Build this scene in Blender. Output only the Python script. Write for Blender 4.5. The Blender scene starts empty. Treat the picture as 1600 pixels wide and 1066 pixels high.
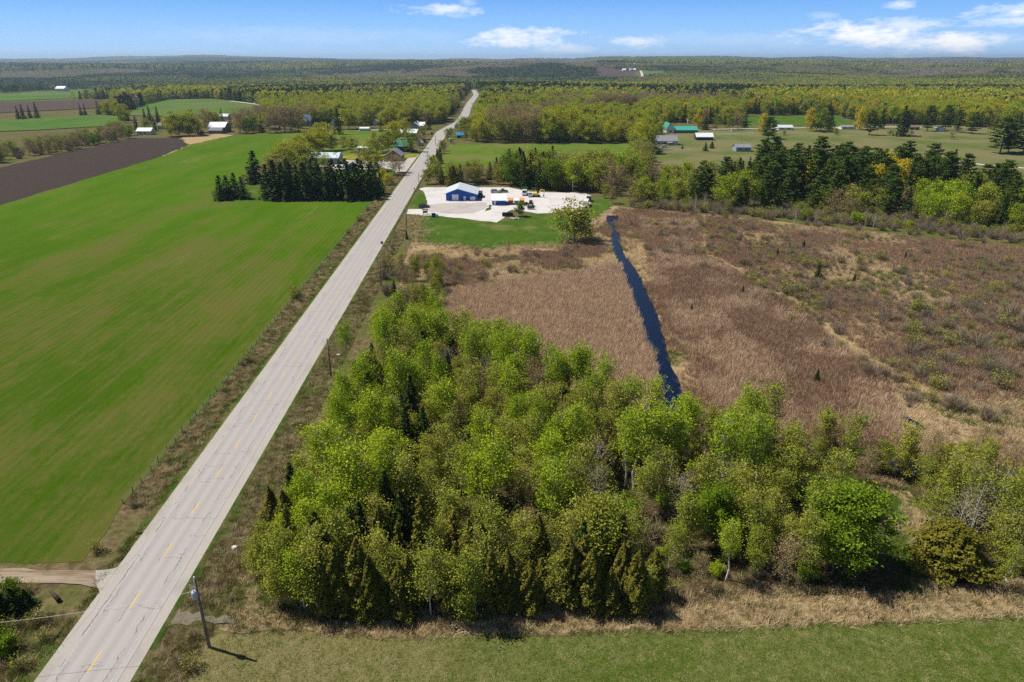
import bpy, math, random
import numpy as np
from mathutils import Vector, geometry

# ---------------------------------------------------------------- camera
CAM_H = 60.0
FPX = 1067.0
TH = math.atan(440.0 / FPX)
scene = bpy.context.scene
COL = scene.collection
cam_d = bpy.data.cameras.new('camera'); cam = bpy.data.objects.new('camera', cam_d); COL.objects.link(cam)
cam_d.sensor_width = 36.0; cam_d.lens = 36.0 * FPX / 1600.0
cam_d.clip_start = 0.5; cam_d.clip_end = 60000
cam.location = (0, 0, CAM_H); cam.rotation_euler = (math.pi / 2 - TH, 0, 0)
scene.camera = cam
# ---------------------------------------------------------------- sky
SHD = Vector((5.8, -1.9, -9.6)).normalized()            # the way sunlight travels
EL = math.asin(-SHD.z); AZ = math.atan2(-SHD.x, -SHD.y)
world = bpy.data.worlds.new('World'); scene.world = world; world.use_nodes = True
wn = world.node_tree; wn.nodes.clear()
sky = wn.nodes.new('ShaderNodeTexSky'); sky.sky_type = 'NISHITA'; sky.sun_disc = False
sky.sun_elevation = EL; sky.sun_rotation = AZ; sky.altitude = 100; sky.air_density = 1.0; sky.dust_density = 0.2; sky.ozone_density = 1.5
def wmath(op, a, b=None, c=None, clamp=False):
    n = wn.nodes.new('ShaderNodeMath'); n.operation = op; n.use_clamp = clamp
    for i, v in enumerate((a, b, c)):
        if v is None: continue
        if isinstance(v, (int, float)): n.inputs[i].default_value = v
        else: wn.links.new(v, n.inputs[i])
    return n.outputs[0]
tc = wn.nodes.new('ShaderNodeTexCoord'); sx = wn.nodes.new('ShaderNodeSeparateXYZ')
wn.links.new(tc.outputs['Generated'], sx.inputs[0])
az = wmath('ARCTAN2', sx.outputs[0], sx.outputs[1]); el = wmath('ARCSINE', sx.outputs[2])
def noise_w(scale, detail, sz=3.0, off=0.0):
    mp = wn.nodes.new('ShaderNodeMapping'); mp.inputs['Scale'].default_value = (1, 1, sz); mp.inputs['Location'].default_value = (off, 0, 0)
    wn.links.new(tc.outputs['Generated'], mp.inputs[0])
    n = wn.nodes.new('ShaderNodeTexNoise'); n.inputs['Scale'].default_value = scale; n.inputs['Detail'].default_value = detail; n.inputs['Roughness'].default_value = 0.62
    wn.links.new(mp.outputs[0], n.inputs[0]); return n.outputs['Fac']
n1 = noise_w(22, 7); n2 = noise_w(60, 5, 3.5, 4.0)
tot = None
CLOUDS = [(815, 61, 78, 15, .95), (880, 76, 55, 9, .45), (1000, 64, 42, 9, .7), (1350, 54, 85, 17, 1.0), (1420, 40, 65, 9, .6), (1492, 69, 72, 17, 1.0),
          (1560, 61, 34, 8, .6), (1585, 19, 60, 9, .8), (1590, 32, 60, 8, .6), (695, 15, 50, 8, .65), (1406, 7, 24, 6, .6), (1290, 24, 20, 5, .25), (730, 3, 14, 8, .4),
          (520, 55, 260, 14, .10), (1150, 62, 220, 12, .12)]
for (cx, cy, rx, ry, st) in CLOUDS:
    dx, dy = (cx - 800) / FPX, (533 - cy) / FPX
    Y = math.cos(TH) + math.sin(TH) * dy; Z = -math.sin(TH) + math.cos(TH) * dy
    a0 = math.atan2(dx, Y); e0 = math.atan2(Z, math.hypot(dx, Y))
    k = math.cos(a0)
    u = wmath('MULTIPLY', wmath('SUBTRACT', az, a0), FPX / rx / k * .9)
    v = wmath('MULTIPLY', wmath('SUBTRACT', el, e0), FPX / ry * .98)
    d = wmath('SQRT', wmath('ADD', wmath('MULTIPLY', u, u), wmath('MULTIPLY', v, v)))
    w = wmath('ADD', wmath('MULTIPLY', wmath('SUBTRACT', n1, .5), 2.6), wmath('MULTIPLY', wmath('SUBTRACT', n2, .5), 1.2))
    m = wmath('MULTIPLY', wmath('MULTIPLY', wmath('SUBTRACT', wmath('ADD', 1.0, w), d), 1.1, clamp=True), st)
    tot = m if tot is None else wmath('MAXIMUM', tot, m)
ramp = wn.nodes.new('ShaderNodeValToRGB'); cr_ = ramp.color_ramp
for pos_, c_ in ((0.0, (.48, .68, .95)), (.10, (.37, .61, .94)), (.30, (.24, .50, .90)), (.55, (.11, .33, .82)), (1.0, (.06, .22, .70))):
    e_ = cr_.elements[0] if pos_ == 0 else (cr_.elements[-1] if pos_ == 1 else cr_.elements.new(pos_)); e_.position = pos_; e_.color = c_ + (1,)
wn.links.new(wmath('DIVIDE', el, math.radians(9), clamp=True), ramp.inputs[0])
lowc = wn.nodes.new('ShaderNodeVectorMath'); lowc.operation = 'SCALE'; wn.links.new(ramp.outputs[0], lowc.inputs[0]); lowc.inputs['Scale'].default_value = 20.0
lowm = wn.nodes.new('ShaderNodeMix'); lowm.data_type = 'RGBA'; wn.links.new(wmath('DIVIDE', wmath('SUBTRACT', el, .13), .09, clamp=True), lowm.inputs['Factor'])
wn.links.new(lowc.outputs[0], lowm.inputs['A']); wn.links.new(sky.outputs[0], lowm.inputs['B'])
mixw = wn.nodes.new('ShaderNodeMix'); mixw.data_type = 'RGBA'
wn.links.new(tot, mixw.inputs['Factor']); wn.links.new(lowm.outputs['Result'], mixw.inputs['A'])
mixw.inputs['B'].default_value = (20, 20, 20.6, 1)
bg = wn.nodes.new('ShaderNodeBackground'); bg.inputs['Strength'].default_value = 0.05
wo = wn.nodes.new('ShaderNodeOutputWorld')
wn.links.new(mixw.outputs['Result'], bg.inputs[0]); wn.links.new(bg.outputs[0], wo.inputs[0])
# ---------------------------------------------------------------- sun, exposure
sun_d = bpy.data.lights.new('sun', 'SUN'); sun_d.energy = 5.0; sun_d.angle = math.radians(0.53); sun_d.color = (1.0, 0.955, 0.88)
sun = bpy.data.objects.new('sun', sun_d); COL.objects.link(sun); sun.rotation_euler = SHD.to_track_quat('-Z', 'Y').to_euler(); sun.location = (-50, 0, 120)
vs = scene.view_settings; vs.view_transform = 'Standard'; vs.look = 'None'; vs.exposure = 0.24; vs.gamma = 1.0; vs.use_curve_mapping = False
scene.render.engine = 'CYCLES'
cy = scene.cycles; cy.max_bounces = 5; cy.diffuse_bounces = 2; cy.glossy_bounces = 2; cy.transmission_bounces = 3; cy.volume_bounces = 0; cy.transparent_max_bounces = 6
cy.use_denoising = False; cy.caustics_reflective = False; cy.caustics_refractive = False

# ---------------------------------------------------------------- terrain and projection
def hz(x, y):
    x = np.asarray(x, float); y = np.asarray(y, float); r = np.hypot(x, y)
    k1 = np.clip((r - 1000) / 1800, 0, 1); k1 = k1 * k1 * (3 - 2 * k1)
    k2 = np.clip((r - 4000) / 7000, 0, 1); k2 = k2 * k2 * (3 - 2 * k2)
    a = 7 * np.sin(x / 410 + 1.3) * np.cos(y / 530 + .4) + 6 * np.sin((x + y) / 300 + 2.) + 4 * np.cos((x - .7 * y) / 190)
    b = 34 + 36 * np.sin(x / 2300 + .8) * np.cos(y / 1500 + 1.1) + 17 * np.sin(x / 910 + y / 1700) + 7 * np.cos(x / 520 - y / 800 + 1.)
    rid = 11 * np.sin(x / 1500 + 1.) * np.cos(y / 620 + .6) + 9 * np.cos(x / 900 - y / 1100)
    hill = 46 * np.exp(-((x - 480) / 1300) ** 2 - ((y - 4100) / 750) ** 2)
    return (a + rid - 12) * k1 + b * k2 + hill * k1
def ray(px, py):
    a = (px - 800) / FPX; b = (533 - py) / FPX
    return a, math.cos(TH) + math.sin(TH) * b, -math.sin(TH) + math.cos(TH) * b
def P(px, py, z=0.0):
    X, Y, Z = ray(px, py); t = (CAM_H - z) / -Z
    for _ in range(12):
        if t * math.hypot(X, Y) < 1000: break
        t = t * .4 + .6 * (CAM_H - z - float(hz(t * X, t * Y))) / -Z
    return (t * X, t * Y)
def proj(x, y, z=0.0):
    dx, dy, dz = x, y, z - CAM_H
    c, s = math.cos(TH), math.sin(TH)
    d = dy * c - dz * s; u = dy * s + dz * c
    return 800 + FPX * dx / d, 533 - FPX * u / d
def projv(x, y, z):
    c, s = math.cos(TH), math.sin(TH); dz = z - CAM_H
    d = y * c - dz * s; u = y * s + dz * c
    return 800 + FPX * x / d, 533 - FPX * u / d
def inpoly(x, y, poly):
    x = np.asarray(x, float); y = np.asarray(y, float); r = np.zeros(x.shape, bool); n = len(poly)
    for i in range(n):
        x0, y0 = poly[i]; x1, y1 = poly[(i + 1) % n]
        c = ((y0 > y) != (y1 > y))
        with np.errstate(divide='ignore', invalid='ignore'):
            r ^= c & (x < (x1 - x0) * (y - y0) / (y1 - y0 + 1e-12) + x0)
    return r
def roadx(y): return -43.1 - 0.0294 * y
def RU(s, u): return (roadx(s) + u, s)
def vnoise(x, y, s, seed=0):
    """smooth value noise 0..1"""
    x = np.asarray(x, float) / s; y = np.asarray(y, float) / s
    xi = np.floor(x).astype(np.int64); yi = np.floor(y).astype(np.int64); fx = x - xi; fy = y - yi
    fx = fx * fx * (3 - 2 * fx); fy = fy * fy * (3 - 2 * fy)
    def h(a, b):
        n = (a * 374761393 + b * 668265263 + seed * 974711) & 0xffffffff
        n = ((n ^ (n >> 13)) * 1274126177) & 0xffffffff
        return ((n ^ (n >> 16)) & 0xffff) / 65535.0
    return (h(xi, yi) * (1 - fx) + h(xi + 1, yi) * fx) * (1 - fy) + (h(xi, yi + 1) * (1 - fx) + h(xi + 1, yi + 1) * fx) * fy

# ---------------------------------------------------------------- materials
class N:
    """small node-tree writer"""
    def __init__(s, name):
        s.m = bpy.data.materials.new(name); s.m.use_nodes = True; s.t = s.m.node_tree; s.t.nodes.clear()
        s.out = s.t.nodes.new('ShaderNodeOutputMaterial')
    def link(s, a, b): s.t.links.new(a, b)
    def put(s, sock, v):
        if isinstance(v, (int, float)): sock.default_value = v
        elif isinstance(v, tuple): sock.default_value = (v + (1,))[:4] if len(sock.default_value) == 4 else v[:3]
        else: s.link(v, sock)
    def math(s, op, a, b=0, clamp=False):
        n = s.t.nodes.new('ShaderNodeMath'); n.operation = op; n.use_clamp = clamp; s.put(n.inputs[0], a); s.put(n.inputs[1], b); return n.outputs[0]
    def pos(s):
        if not hasattr(s, '_p'): s._p = s.t.nodes.new('ShaderNodeNewGeometry').outputs['Position']
        return s._p
    def isl(s): return s.t.nodes.new('ShaderNodeNewGeometry').outputs['Random Per Island']
    def rnd(s): return s.t.nodes.new('ShaderNodeObjectInfo').outputs['Random']
    def uv(s): return s.t.nodes.new('ShaderNodeUVMap').outputs[0]
    def map(s, v, scale=(1, 1, 1), rot=0.0, loc=(0, 0, 0)):
        n = s.t.nodes.new('ShaderNodeMapping'); s.link(v, n.inputs[0]); n.inputs['Scale'].default_value = scale; n.inputs['Rotation'].default_value = (0, 0, rot); n.inputs['Location'].default_value = loc; return n.outputs[0]
    def noise(s, v, scale, detail=4, rough=.6, dist=0.0):
        n = s.t.nodes.new('ShaderNodeTexNoise'); s.link(v, n.inputs['Vector']); n.inputs['Scale'].default_value = scale; n.inputs['Detail'].default_value = detail
        n.inputs['Roughness'].default_value = rough; n.inputs['Distortion'].default_value = dist; return n.outputs['Fac']
    def vor(s, v, scale, feat='F1'):
        n = s.t.nodes.new('ShaderNodeTexVoronoi'); n.feature = feat; s.link(v, n.inputs['Vector']); n.inputs['Scale'].default_value = scale; return n.outputs[0]
    def ss(s, v, lo, hi):
        n = s.t.nodes.new('ShaderNodeMapRange'); n.interpolation_type = 'SMOOTHSTEP'; s.put(n.inputs['Value'], v); n.inputs['From Min'].default_value = lo; n.inputs['From Max'].default_value = hi; return n.outputs[0]
    def mix(s, f, a, b):
        n = s.t.nodes.new('ShaderNodeMix'); n.data_type = 'RGBA'; s.put(n.inputs['Factor'], f); s.put(n.inputs['A'], a); s.put(n.inputs['B'], b); return n.outputs['Result']
    def scale(s, c, f):
        n = s.t.nodes.new('ShaderNodeVectorMath'); n.operation = 'SCALE'; s.put(n.inputs[0], c); s.put(n.inputs['Scale'], f); return n.outputs[0]
    def sep(s, v):
        n = s.t.nodes.new('ShaderNodeSeparateXYZ'); s.link(v, n.inputs[0]); return n.outputs
    def bump(s, h, dist, strength=1.0):
        n = s.t.nodes.new('ShaderNodeBump'); s.link(h, n.inputs['Height']); n.inputs['Distance'].default_value = dist; n.inputs['Strength'].default_value = strength; return n.outputs[0]
    def bsdf(s, col, rough=.9, normal=None, spec=.3, metal=0.0):
        b = s.t.nodes.new('ShaderNodeBsdfPrincipled'); s.put(b.inputs['Base Color'], col); s.put(b.inputs['Roughness'], rough)
        b.inputs['Specular IOR Level'].default_value = spec; b.inputs['Metallic'].default_value = metal
        if normal is not None: s.link(normal, b.inputs['Normal'])
        s.link(b.outputs[0], s.out.inputs[0]); return s.m

def m_plain(name, c, rough=.7, var=.12, sc=1.5, spec=.3, metal=0.0):
    n = N(name); f = n.noise(n.pos(), sc, 5); c = tuple(c)
    return n.bsdf(n.mix(f, tuple(x * (1 - var) for x in c), tuple(x * (1 + var) for x in c)), rough, spec=spec, metal=metal)
ROADROT = math.atan(0.0294)          # fields are drilled parallel to the road
def m_ground():
    n = N('rough_ground'); p = n.pos()
    a = n.noise(p, .05, 5); b = n.noise(p, .7, 5, .7); c = n.noise(p, .016, 3)
    col = n.mix(n.ss(b, .3, .7), (.075, .056, .026), (.20, .152, .08))
    col = n.mix(n.ss(a, .42, .62), col, n.mix(b, (.05, .075, .014), (.13, .14, .035)))
    col = n.mix(n.math('MULTIPLY', n.ss(c, .5, .7), .6), col, (.06, .1, .02))
    return n.bsdf(col, .95, n.bump(b, .5), 0.0)
def m_crop():
    n = N('young_crop'); p = n.pos()
    al = n.map(p, (1.0, .06, 1), -ROADROT)
    st = n.noise(al, .28, 5, .65); st2 = n.noise(n.map(p, (1.0, .012, 1), -ROADROT), 2.6, 4, .75); big = n.noise(p, .012, 4, .6); mid = n.noise(n.map(p, (1, .3, 1), -ROADROT), .06, 5, .65); fine = n.noise(n.map(p, (1, .6, 1), -ROADROT), 2.6, 5, .9)
    y = n.sep(p)[1]
    dry = n.math('ADD', n.math('ADD', n.math('MULTIPLY', big, .5), n.math('MULTIPLY', mid, .9)), n.math('MULTIPLY', st, .6))
    dry = n.math('SUBTRACT', dry, n.math('MULTIPLY', n.ss(y, 110, 330), .15))
    grain = n.noise(n.map(p, (1, .45, 1), -ROADROT, (4, 4, 0)), .55, 6, .85)
    dry = n.ss(n.math('ADD', dry, n.math('MULTIPLY', n.math('SUBTRACT', grain, .5), .8)), .80, 1.16)
    g = n.mix(n.ss(y, 90, 330), n.mix(n.ss(mid, .3, .7), (.048, .096, .005), (.064, .116, .006)), n.mix(n.ss(mid, .3, .7), (.064, .134, .006), (.084, .164, .008)))
    col = n.mix(n.math('MULTIPLY', dry, .85), g, (.125, .115, .030))
    fr = n.sep(n.map(p, (1, 1, 1), -ROADROT))[0]
    rows = n.math('SINE', n.math('MULTIPLY', fr, 3.4))
    k = n.math('ADD', .45, n.math('ADD', n.math('MULTIPLY', fine, .62), n.math('ADD', n.math('MULTIPLY', st2, .30), n.math('MULTIPLY', rows, .045))))
    patch = n.ss(n.math('ADD', n.noise(n.map(p, (1, .12, 1), -ROADROT, (9, 3, 0)), .055, 6, .7), n.math('MULTIPLY', st2, .16)), .68, .80)
    col = n.mix(n.math('MULTIPLY', patch, .6), col, (.20, .19, .07))
    tram = n.ss(n.math('ABSOLUTE', n.math('SUBTRACT', n.math('FRACT', n.math('DIVIDE', fr, 14.0)), .5)), .004, .03)
    col = n.mix(n.math('MULTIPLY', n.math('SUBTRACT', 1.0, tram), .18), col, (.13, .13, .05))
    return n.bsdf(n.scale(col, k), .95, n.bump(fine, .12), 0.0)
def m_plough(c0=(.038, .027, .022), c1=(.066, .048, .038), nm='ploughed_soil'):
    n = N(nm); p = n.pos(); al = n.map(p, (1.0, .03, 1), -ROADROT)
    st = n.noise(al, .5, 5, .7); f = n.noise(p, 1.5, 4, .7)
    return n.bsdf(n.mix(n.math('ADD', n.math('MULTIPLY', st, .7), n.math('MULTIPLY', f, .3)), c0, c1), .98, n.bump(f, .25), .05)
def m_meadow(nm, g0, g1, dry, amt=.5, sc=.08, k=1.0, dots=False):
    n = N(nm); p = n.pos(); a = n.noise(p, sc, 5, .65); f = n.noise(p, 2.6, 5, .8); b = n.noise(n.map(p, (1, .4, 1)), sc * 3.7, 4, .7)
    f3 = n.noise(p, 9.0, 3, .8)
    col = n.mix(n.ss(b, .3, .7), g0, g1)
    col = n.mix(n.ss(n.math('ADD', a, n.math('MULTIPLY', f, .35)), 1.02 - amt, 1.2 - amt), col, dry)
    kk = n.math('MULTIPLY', n.math('ADD', .52, n.math('ADD', n.math('MULTIPLY', f, .5), n.math('MULTIPLY', f3, .5))), k)
    col = n.scale(col, kk)
    if dots:
        col = n.mix(n.math('MULTIPLY', n.ss(n.sep(p)[0], -22, 8), .5), col, n.scale((.082, .150, .012), kk))
        v = n.vor(p, .9); col = n.mix(n.math('MULTIPLY', n.math('LESS_THAN', v, .075), n.ss(n.noise(p, .12, 2), .45, .6)), col, (.55, .42, .02))
    return n.bsdf(col, .95, n.bump(n.math('ADD', f, n.math('MULTIPLY', f3, .5)), .22), 0.0)
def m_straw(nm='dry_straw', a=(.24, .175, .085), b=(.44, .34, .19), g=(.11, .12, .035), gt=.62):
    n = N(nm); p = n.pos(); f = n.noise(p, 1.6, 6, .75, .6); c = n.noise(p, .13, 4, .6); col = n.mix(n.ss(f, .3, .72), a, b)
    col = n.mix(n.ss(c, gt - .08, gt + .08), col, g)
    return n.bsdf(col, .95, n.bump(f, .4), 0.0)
def m_marsh():
    n = N('marsh_litter'); p = n.pos(); f = n.noise(p, .9, 6, .75, .8); c = n.noise(p, .035, 5, .6); c2 = n.noise(p, .11, 5, .65)
    col = n.mix(n.ss(f, .3, .7), (.22, .15, .09), (.45, .33, .20))
    col = n.mix(n.ss(c, .42, .64), col, n.mix(f, (.13, .09, .055), (.26, .19, .12)))
    col = n.mix(n.math('MULTIPLY', n.ss(c2, .55, .7), .35), col, (.13, .12, .045))
    return n.bsdf(col, .95, n.bump(f, .5), 0.0)
def m_gravel(nm, c, v=.15, rut=False):
    n = N(nm); p = n.pos(); f = n.noise(p, 3.5, 6, .8); a = n.noise(p, .12, 4, .6)
    col = n.mix(f, tuple(x * (1 - v) for x in c), tuple(x * (1 + v) for x in c))
    col = n.mix(n.math('MULTIPLY', n.ss(a, .45, .65), .5), col, tuple(x * .72 for x in c))
    if rut:
        r = n.noise(n.map(p, (.07, 1.0, 1)), 1.1, 5, .7); col = n.mix(n.ss(r, .42, .66), col, (.17, .11, .065))
        col = n.mix(n.math('MULTIPLY', n.ss(n.noise(p, .5, 4, .7), .5, .7), .45), col, (.13, .13, .05))
    return n.bsdf(col, .95, n.bump(f, .06), .15)
def m_asphalt():
    n = N('worn_asphalt'); u = n.uv(); su = n.sep(u); x, y = su[0], su[1]; p = n.pos()
    base = n.mix(n.noise(p, 6, 5, .8), (.30, .275, .258), (.38, .352, .330))
    lane = n.math('ADD', n.math('MULTIPLY', n.noise(n.map(u, (1.6, .012, 1)), 1.0, 4, .65), .6), n.math('MULTIPLY', n.math('COSINE', n.math('MULTIPLY', x, 3.6)), .16))
    base = n.scale(base, n.math('ADD', .90, n.math('MULTIPLY', lane, .34)))
    w = n.math('MULTIPLY', n.math('SUBTRACT', n.noise(n.map(u, (.6, .6, 1)), 1.0, 5, .75), .5), 1.6)
    def line(coord, at, width, wv, mask=None):
        d = n.math('ABSOLUTE', n.math('SUBTRACT', n.math('ADD', coord, n.math('MULTIPLY', w, wv)), at))
        l = n.math('SUBTRACT', 1.0, n.ss(d, width * .4, width))
        return l if mask is None else n.math('MULTIPLY', l, mask)
    m1 = n.ss(n.noise(n.map(u, (.1, .16, 1), 0, (3, 0, 0)), 1.0, 4, .7), .47, .55)
    m2 = n.ss(n.noise(n.map(u, (.1, .2, 1), 0, (8, 5, 0)), 1.0, 4, .7), .5, .57)
    m3 = n.ss(n.noise(n.map(u, (.1, .14, 1), 0, (1, 9, 0)), 1.0, 4, .7), .48, .56)
    cr = line(x, -3.35, .09, .5, m1)
    for at, mk, wv in ((-2.75, m2, .8), (3.05, m3, .5), (-.35, m2, .5), (2.3, m1, .9)):
        cr = n.math('MAXIMUM', cr, line(x, at, .06, wv, mk))
    # transverse cracks: one every few metres, each across part of a lane
    for per, off, lo, hi in ((4.3, 0.0, .53, .60), (8.7, 3.1, .50, .58), (17.1, 6.0, .40, .48)):
        fr = n.math('ABSOLUTE', n.math('SUBTRACT', n.math('FRACT', n.math('DIVIDE', n.math('ADD', n.math('ADD', y, off), n.math('MULTIPLY', w, 1.3)), per)), .5))
        l = n.math('SUBTRACT', 1.0, n.ss(n.math('MULTIPLY', fr, per), .015, .055))
        mk = n.ss(n.noise(n.map(u, (.55, 1.6 / per, 1), 0, (off, off, 0)), 1.0, 3, .6), lo, hi)
        cr = n.math('MAXIMUM', cr, n.math('MULTIPLY', l, mk))
    col = n.mix(n.math('MULTIPLY', cr, .72), base, (.075, .07, .072))
    return n.bsdf(col, .85, None, .25)
def m_paint(nm, c, wear=.5):
    n = N(nm); f = n.noise(n.pos(), 4.0, 5, .85)
    return n.bsdf(n.mix(n.ss(f, wear - .12, wear + .12), c, (.355, .33, .315)), .8)
def m_water():
    n = N('still_water'); h = n.noise(n.map(n.pos(), (1, 1, 1)), 1.4, 3, .6)
    d = n.noise(n.pos(), .25, 4, .7)
    return n.bsdf(n.mix(n.ss(d, .6, .75), (.002, .007, .028), (.004, .008, .02)), .08, n.bump(h, .012, .4), .22)
def m_leaf(nm, ca, cb, trans=.28, tcol=None, var=.30, big=0.0):
    n = N(nm)
    f = n.math('ADD', n.math('MULTIPLY', n.isl(), .45), n.math('MULTIPLY', n.rnd(), .55))
    col = n.mix(f, ca, cb)
    v = n.math('ADD', 1 - var, n.math('MULTIPLY', n.t.nodes.new('ShaderNodeNewGeometry').outputs['Random Per Island'], 2 * var))
    col = n.scale(col, v)
    d = n.t.nodes.new('ShaderNodeBsdfDiffuse'); n.link(col, d.inputs[0])
    t = n.t.nodes.new('ShaderNodeBsdfTranslucent')
    n.link(n.scale(col, 1.35) if tcol is None else n.mix(.5, col, tcol), t.inputs[0])
    mx = n.t.nodes.new('ShaderNodeMixShader'); mx.inputs[0].default_value = trans
    n.link(d.outputs[0], mx.inputs[1]); n.link(t.outputs[0], mx.inputs[2]); n.link(mx.outputs[0], n.out.inputs[0]); return n.m
def m_bark(nm, a, b, sc=3):
    n = N(nm); f = n.noise(n.map(n.pos(), (1, 1, 1.6)), sc, 4, .7); return n.bsdf(n.mix(n.ss(f, .35, .65), a, b), .9, None, .15)
def m_metal_roof(nm, c, rough=.42, per=.9, streak=None):
    n = N(nm); u = n.t.nodes.new('ShaderNodeTexCoord').outputs['Object']; s = n.sep(u)
    f = n.noise(u, .8, 4, .6)
    rib = n.ss(n.math('ABSOLUTE', n.math('SUBTRACT', n.math('FRACT', n.math('DIVIDE', n.math('ADD', s[0], 0), per)), .5)), .40, .5)
    col = n.mix(f, tuple(x * .9 for x in c), tuple(min(1, x * 1.06) for x in c))
    col = n.mix(n.math('MULTIPLY', rib, .22), col, tuple(x * .5 for x in c))
    if streak: col = n.mix(n.ss(n.noise(n.map(u, (1, .3, 1)), .45, 4, .7), .50, .6), col, streak)
    return n.bsdf(col, rough, n.bump(rib, .04), .4)

G = {}
G['ground'] = m_ground(); G['crop'] = m_crop(); G['plough'] = m_plough(); G['plough2'] = m_plough((.06, .04, .03), (.1, .07, .055), 'far_soil')
G['lawn'] = m_meadow('lawn_grass', (.048, .100, .012), (.070, .125, .015), (.14, .15, .045), .34, .06)
G['front'] = m_meadow('mown_field', (.088, .118, .024), (.130, .150, .034), (.215, .195, .078), .50, .045, dots=True)
G['field'] = m_meadow('hay_field', (.082, .135, .015), (.115, .172, .022), (.14, .15, .04), .40, .02)
G['pasture'] = m_meadow('pasture_grass', (.085, .115, .030), (.12, .145, .04), (.17, .155, .07), .45, .02)
G['farfield'] = m_meadow('far_green', (.06, .125, .02), (.09, .16, .03), (.12, .14, .05), .4, .006)
G['verge'] = m_meadow('verge_grass', (.045, .085, .012), (.07, .115, .02), (.15, .13, .05), .42, .3)
G['ditch'] = m_straw('ditch_litter', (.075, .058, .028), (.21, .165, .085), (.075, .095, .022), .54)
G['straw'] = m_straw(); G['straw2'] = m_straw('pale_straw', (.28, .20, .10), (.46, .34, .18), (.2, .19, .07), .72)
G['marsh'] = m_marsh()
G['shoulder'] = m_gravel('shoulder_gravel', (.38, .345, .31), .22); G['yard'] = m_gravel('white_gravel', (.56, .525, .50), .18)
G['yardgrey'] = m_gravel('driven_gravel', (.42, .375, .35), .12); G['track'] = m_gravel('dirt_track', (.33, .26, .19), .2, True)
G['gravelroad'] = m_gravel('gravel_road', (.5, .45, .40), .08); G['asphalt'] = m_asphalt()
G['yellow'] = m_paint('yellow_paint', (.66, .43, .06), .60); G['white'] = m_paint('white_paint', (.50, .47, .455), .47)
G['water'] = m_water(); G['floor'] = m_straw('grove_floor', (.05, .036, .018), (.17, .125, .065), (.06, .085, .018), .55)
LEAF = dict(
    bright=m_leaf('leaf_bright', (.195, .30, .012), (.36, .415, .026), .22),
    green=m_leaf('leaf_green', (.135, .21, .012), (.19, .27, .020), .2),
    yellow=m_leaf('leaf_yellow', (.28, .31, .018), (.42, .40, .030), .28),
    gold=m_leaf('leaf_gold', (.44, .36, .022), (.54, .43, .03), .28),
    olive=m_leaf('leaf_olive', (.19, .23, .024), (.345, .335, .055), .2),
    cedar=m_leaf('cedar_foliage', (.088, .105, .012), (.215, .18, .034), .12),
    cedarb=m_leaf('cedar_bush_foliage', (.115, .115, .014), (.18, .16, .022), .12),
    spruce=m_leaf('spruce_needles', (.030, .054, .011), (.056, .084, .018), .06),
    pine=m_leaf('pine_needles', (.055, .095, .013), (.105, .15, .025), .10),
    farcon=m_leaf('far_needles', (.040, .068, .014), (.075, .105, .022), .1, var=.15),
    faryel=m_leaf('far_yellow', (.20, .235, .026), (.31, .315, .042), .25, var=.2),
    farol=m_leaf('far_olive', (.14, .165, .032), (.23, .225, .055), .25, var=.2),
    brown=m_leaf('brown_buds', (.25, .19, .085), (.33, .245, .12), .22),
    grey=m_leaf('twig_haze', (.24, .20, .13), (.33, .28, .19), .25))
BARK = dict(pale=m_bark('pale_bark', (.50, .46, .39), (.74, .70, .62)), grey=m_bark('grey_bark', (.12, .10, .08), (.24, .21, .175)),
            dark=m_bark('dark_bark', (.035, .026, .018), (.09, .07, .05)), twig=m_bark('grey_twigs', (.19, .15, .10), (.32, .26, .18)),
            ochre=m_bark('ochre_twigs', (.20, .15, .09), (.30, .235, .15)))
REED = m_leaf('reed_blades', (.41, .295, .195), (.67, .505, .35), .25, var=.5)
REEDB = m_leaf('brown_reed', (.27, .175, .11), (.47, .325, .215), .25, var=.5)
STRAWB = m_leaf('straw_blades', (.40, .30, .16), (.68, .54, .32), .25, var=.35)
GRASSB = m_leaf('grass_blades', (.085, .145, .014), (.17, .20, .04), .25, var=.35)
WEEDB = m_leaf('weed_blades', (.11, .09, .035), (.24, .185, .085), .25, var=.45)

# ---------------------------------------------------------------- object helpers
def props(o, label=None, cat=None, group=None, kind=None):
    if label: o['label'] = label
    if cat: o['category'] = cat
    if group: o['group'] = group
    if kind: o['kind'] = kind
    return o
def npmesh(name, V, Q, mat, smooth=False, uv=None):
    V = np.asarray(V, np.float32).reshape(-1, 3); Q = np.asarray(Q, np.int32).reshape(-1, 4)
    me = bpy.data.meshes.new(name); me.vertices.add(len(V)); me.vertices.foreach_set('co', V.ravel())
    me.loops.add(len(Q) * 4); me.loops.foreach_set('vertex_index', Q.ravel())
    me.polygons.add(len(Q)); me.polygons.foreach_set('loop_start', np.arange(0, len(Q) * 4, 4, dtype=np.int32))
    me.polygons.foreach_set('loop_total', np.full(len(Q), 4, np.int32))
    if smooth: me.polygons.foreach_set('use_smooth', np.ones(len(Q), bool))
    me.update(calc_edges=True); me.materials.append(mat)
    if uv is not None:
        l = me.uv_layers.new(name='UVMap'); l.data.foreach_set('uv', np.asarray(uv, np.float32)[Q.ravel()].ravel())
    return me
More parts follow.
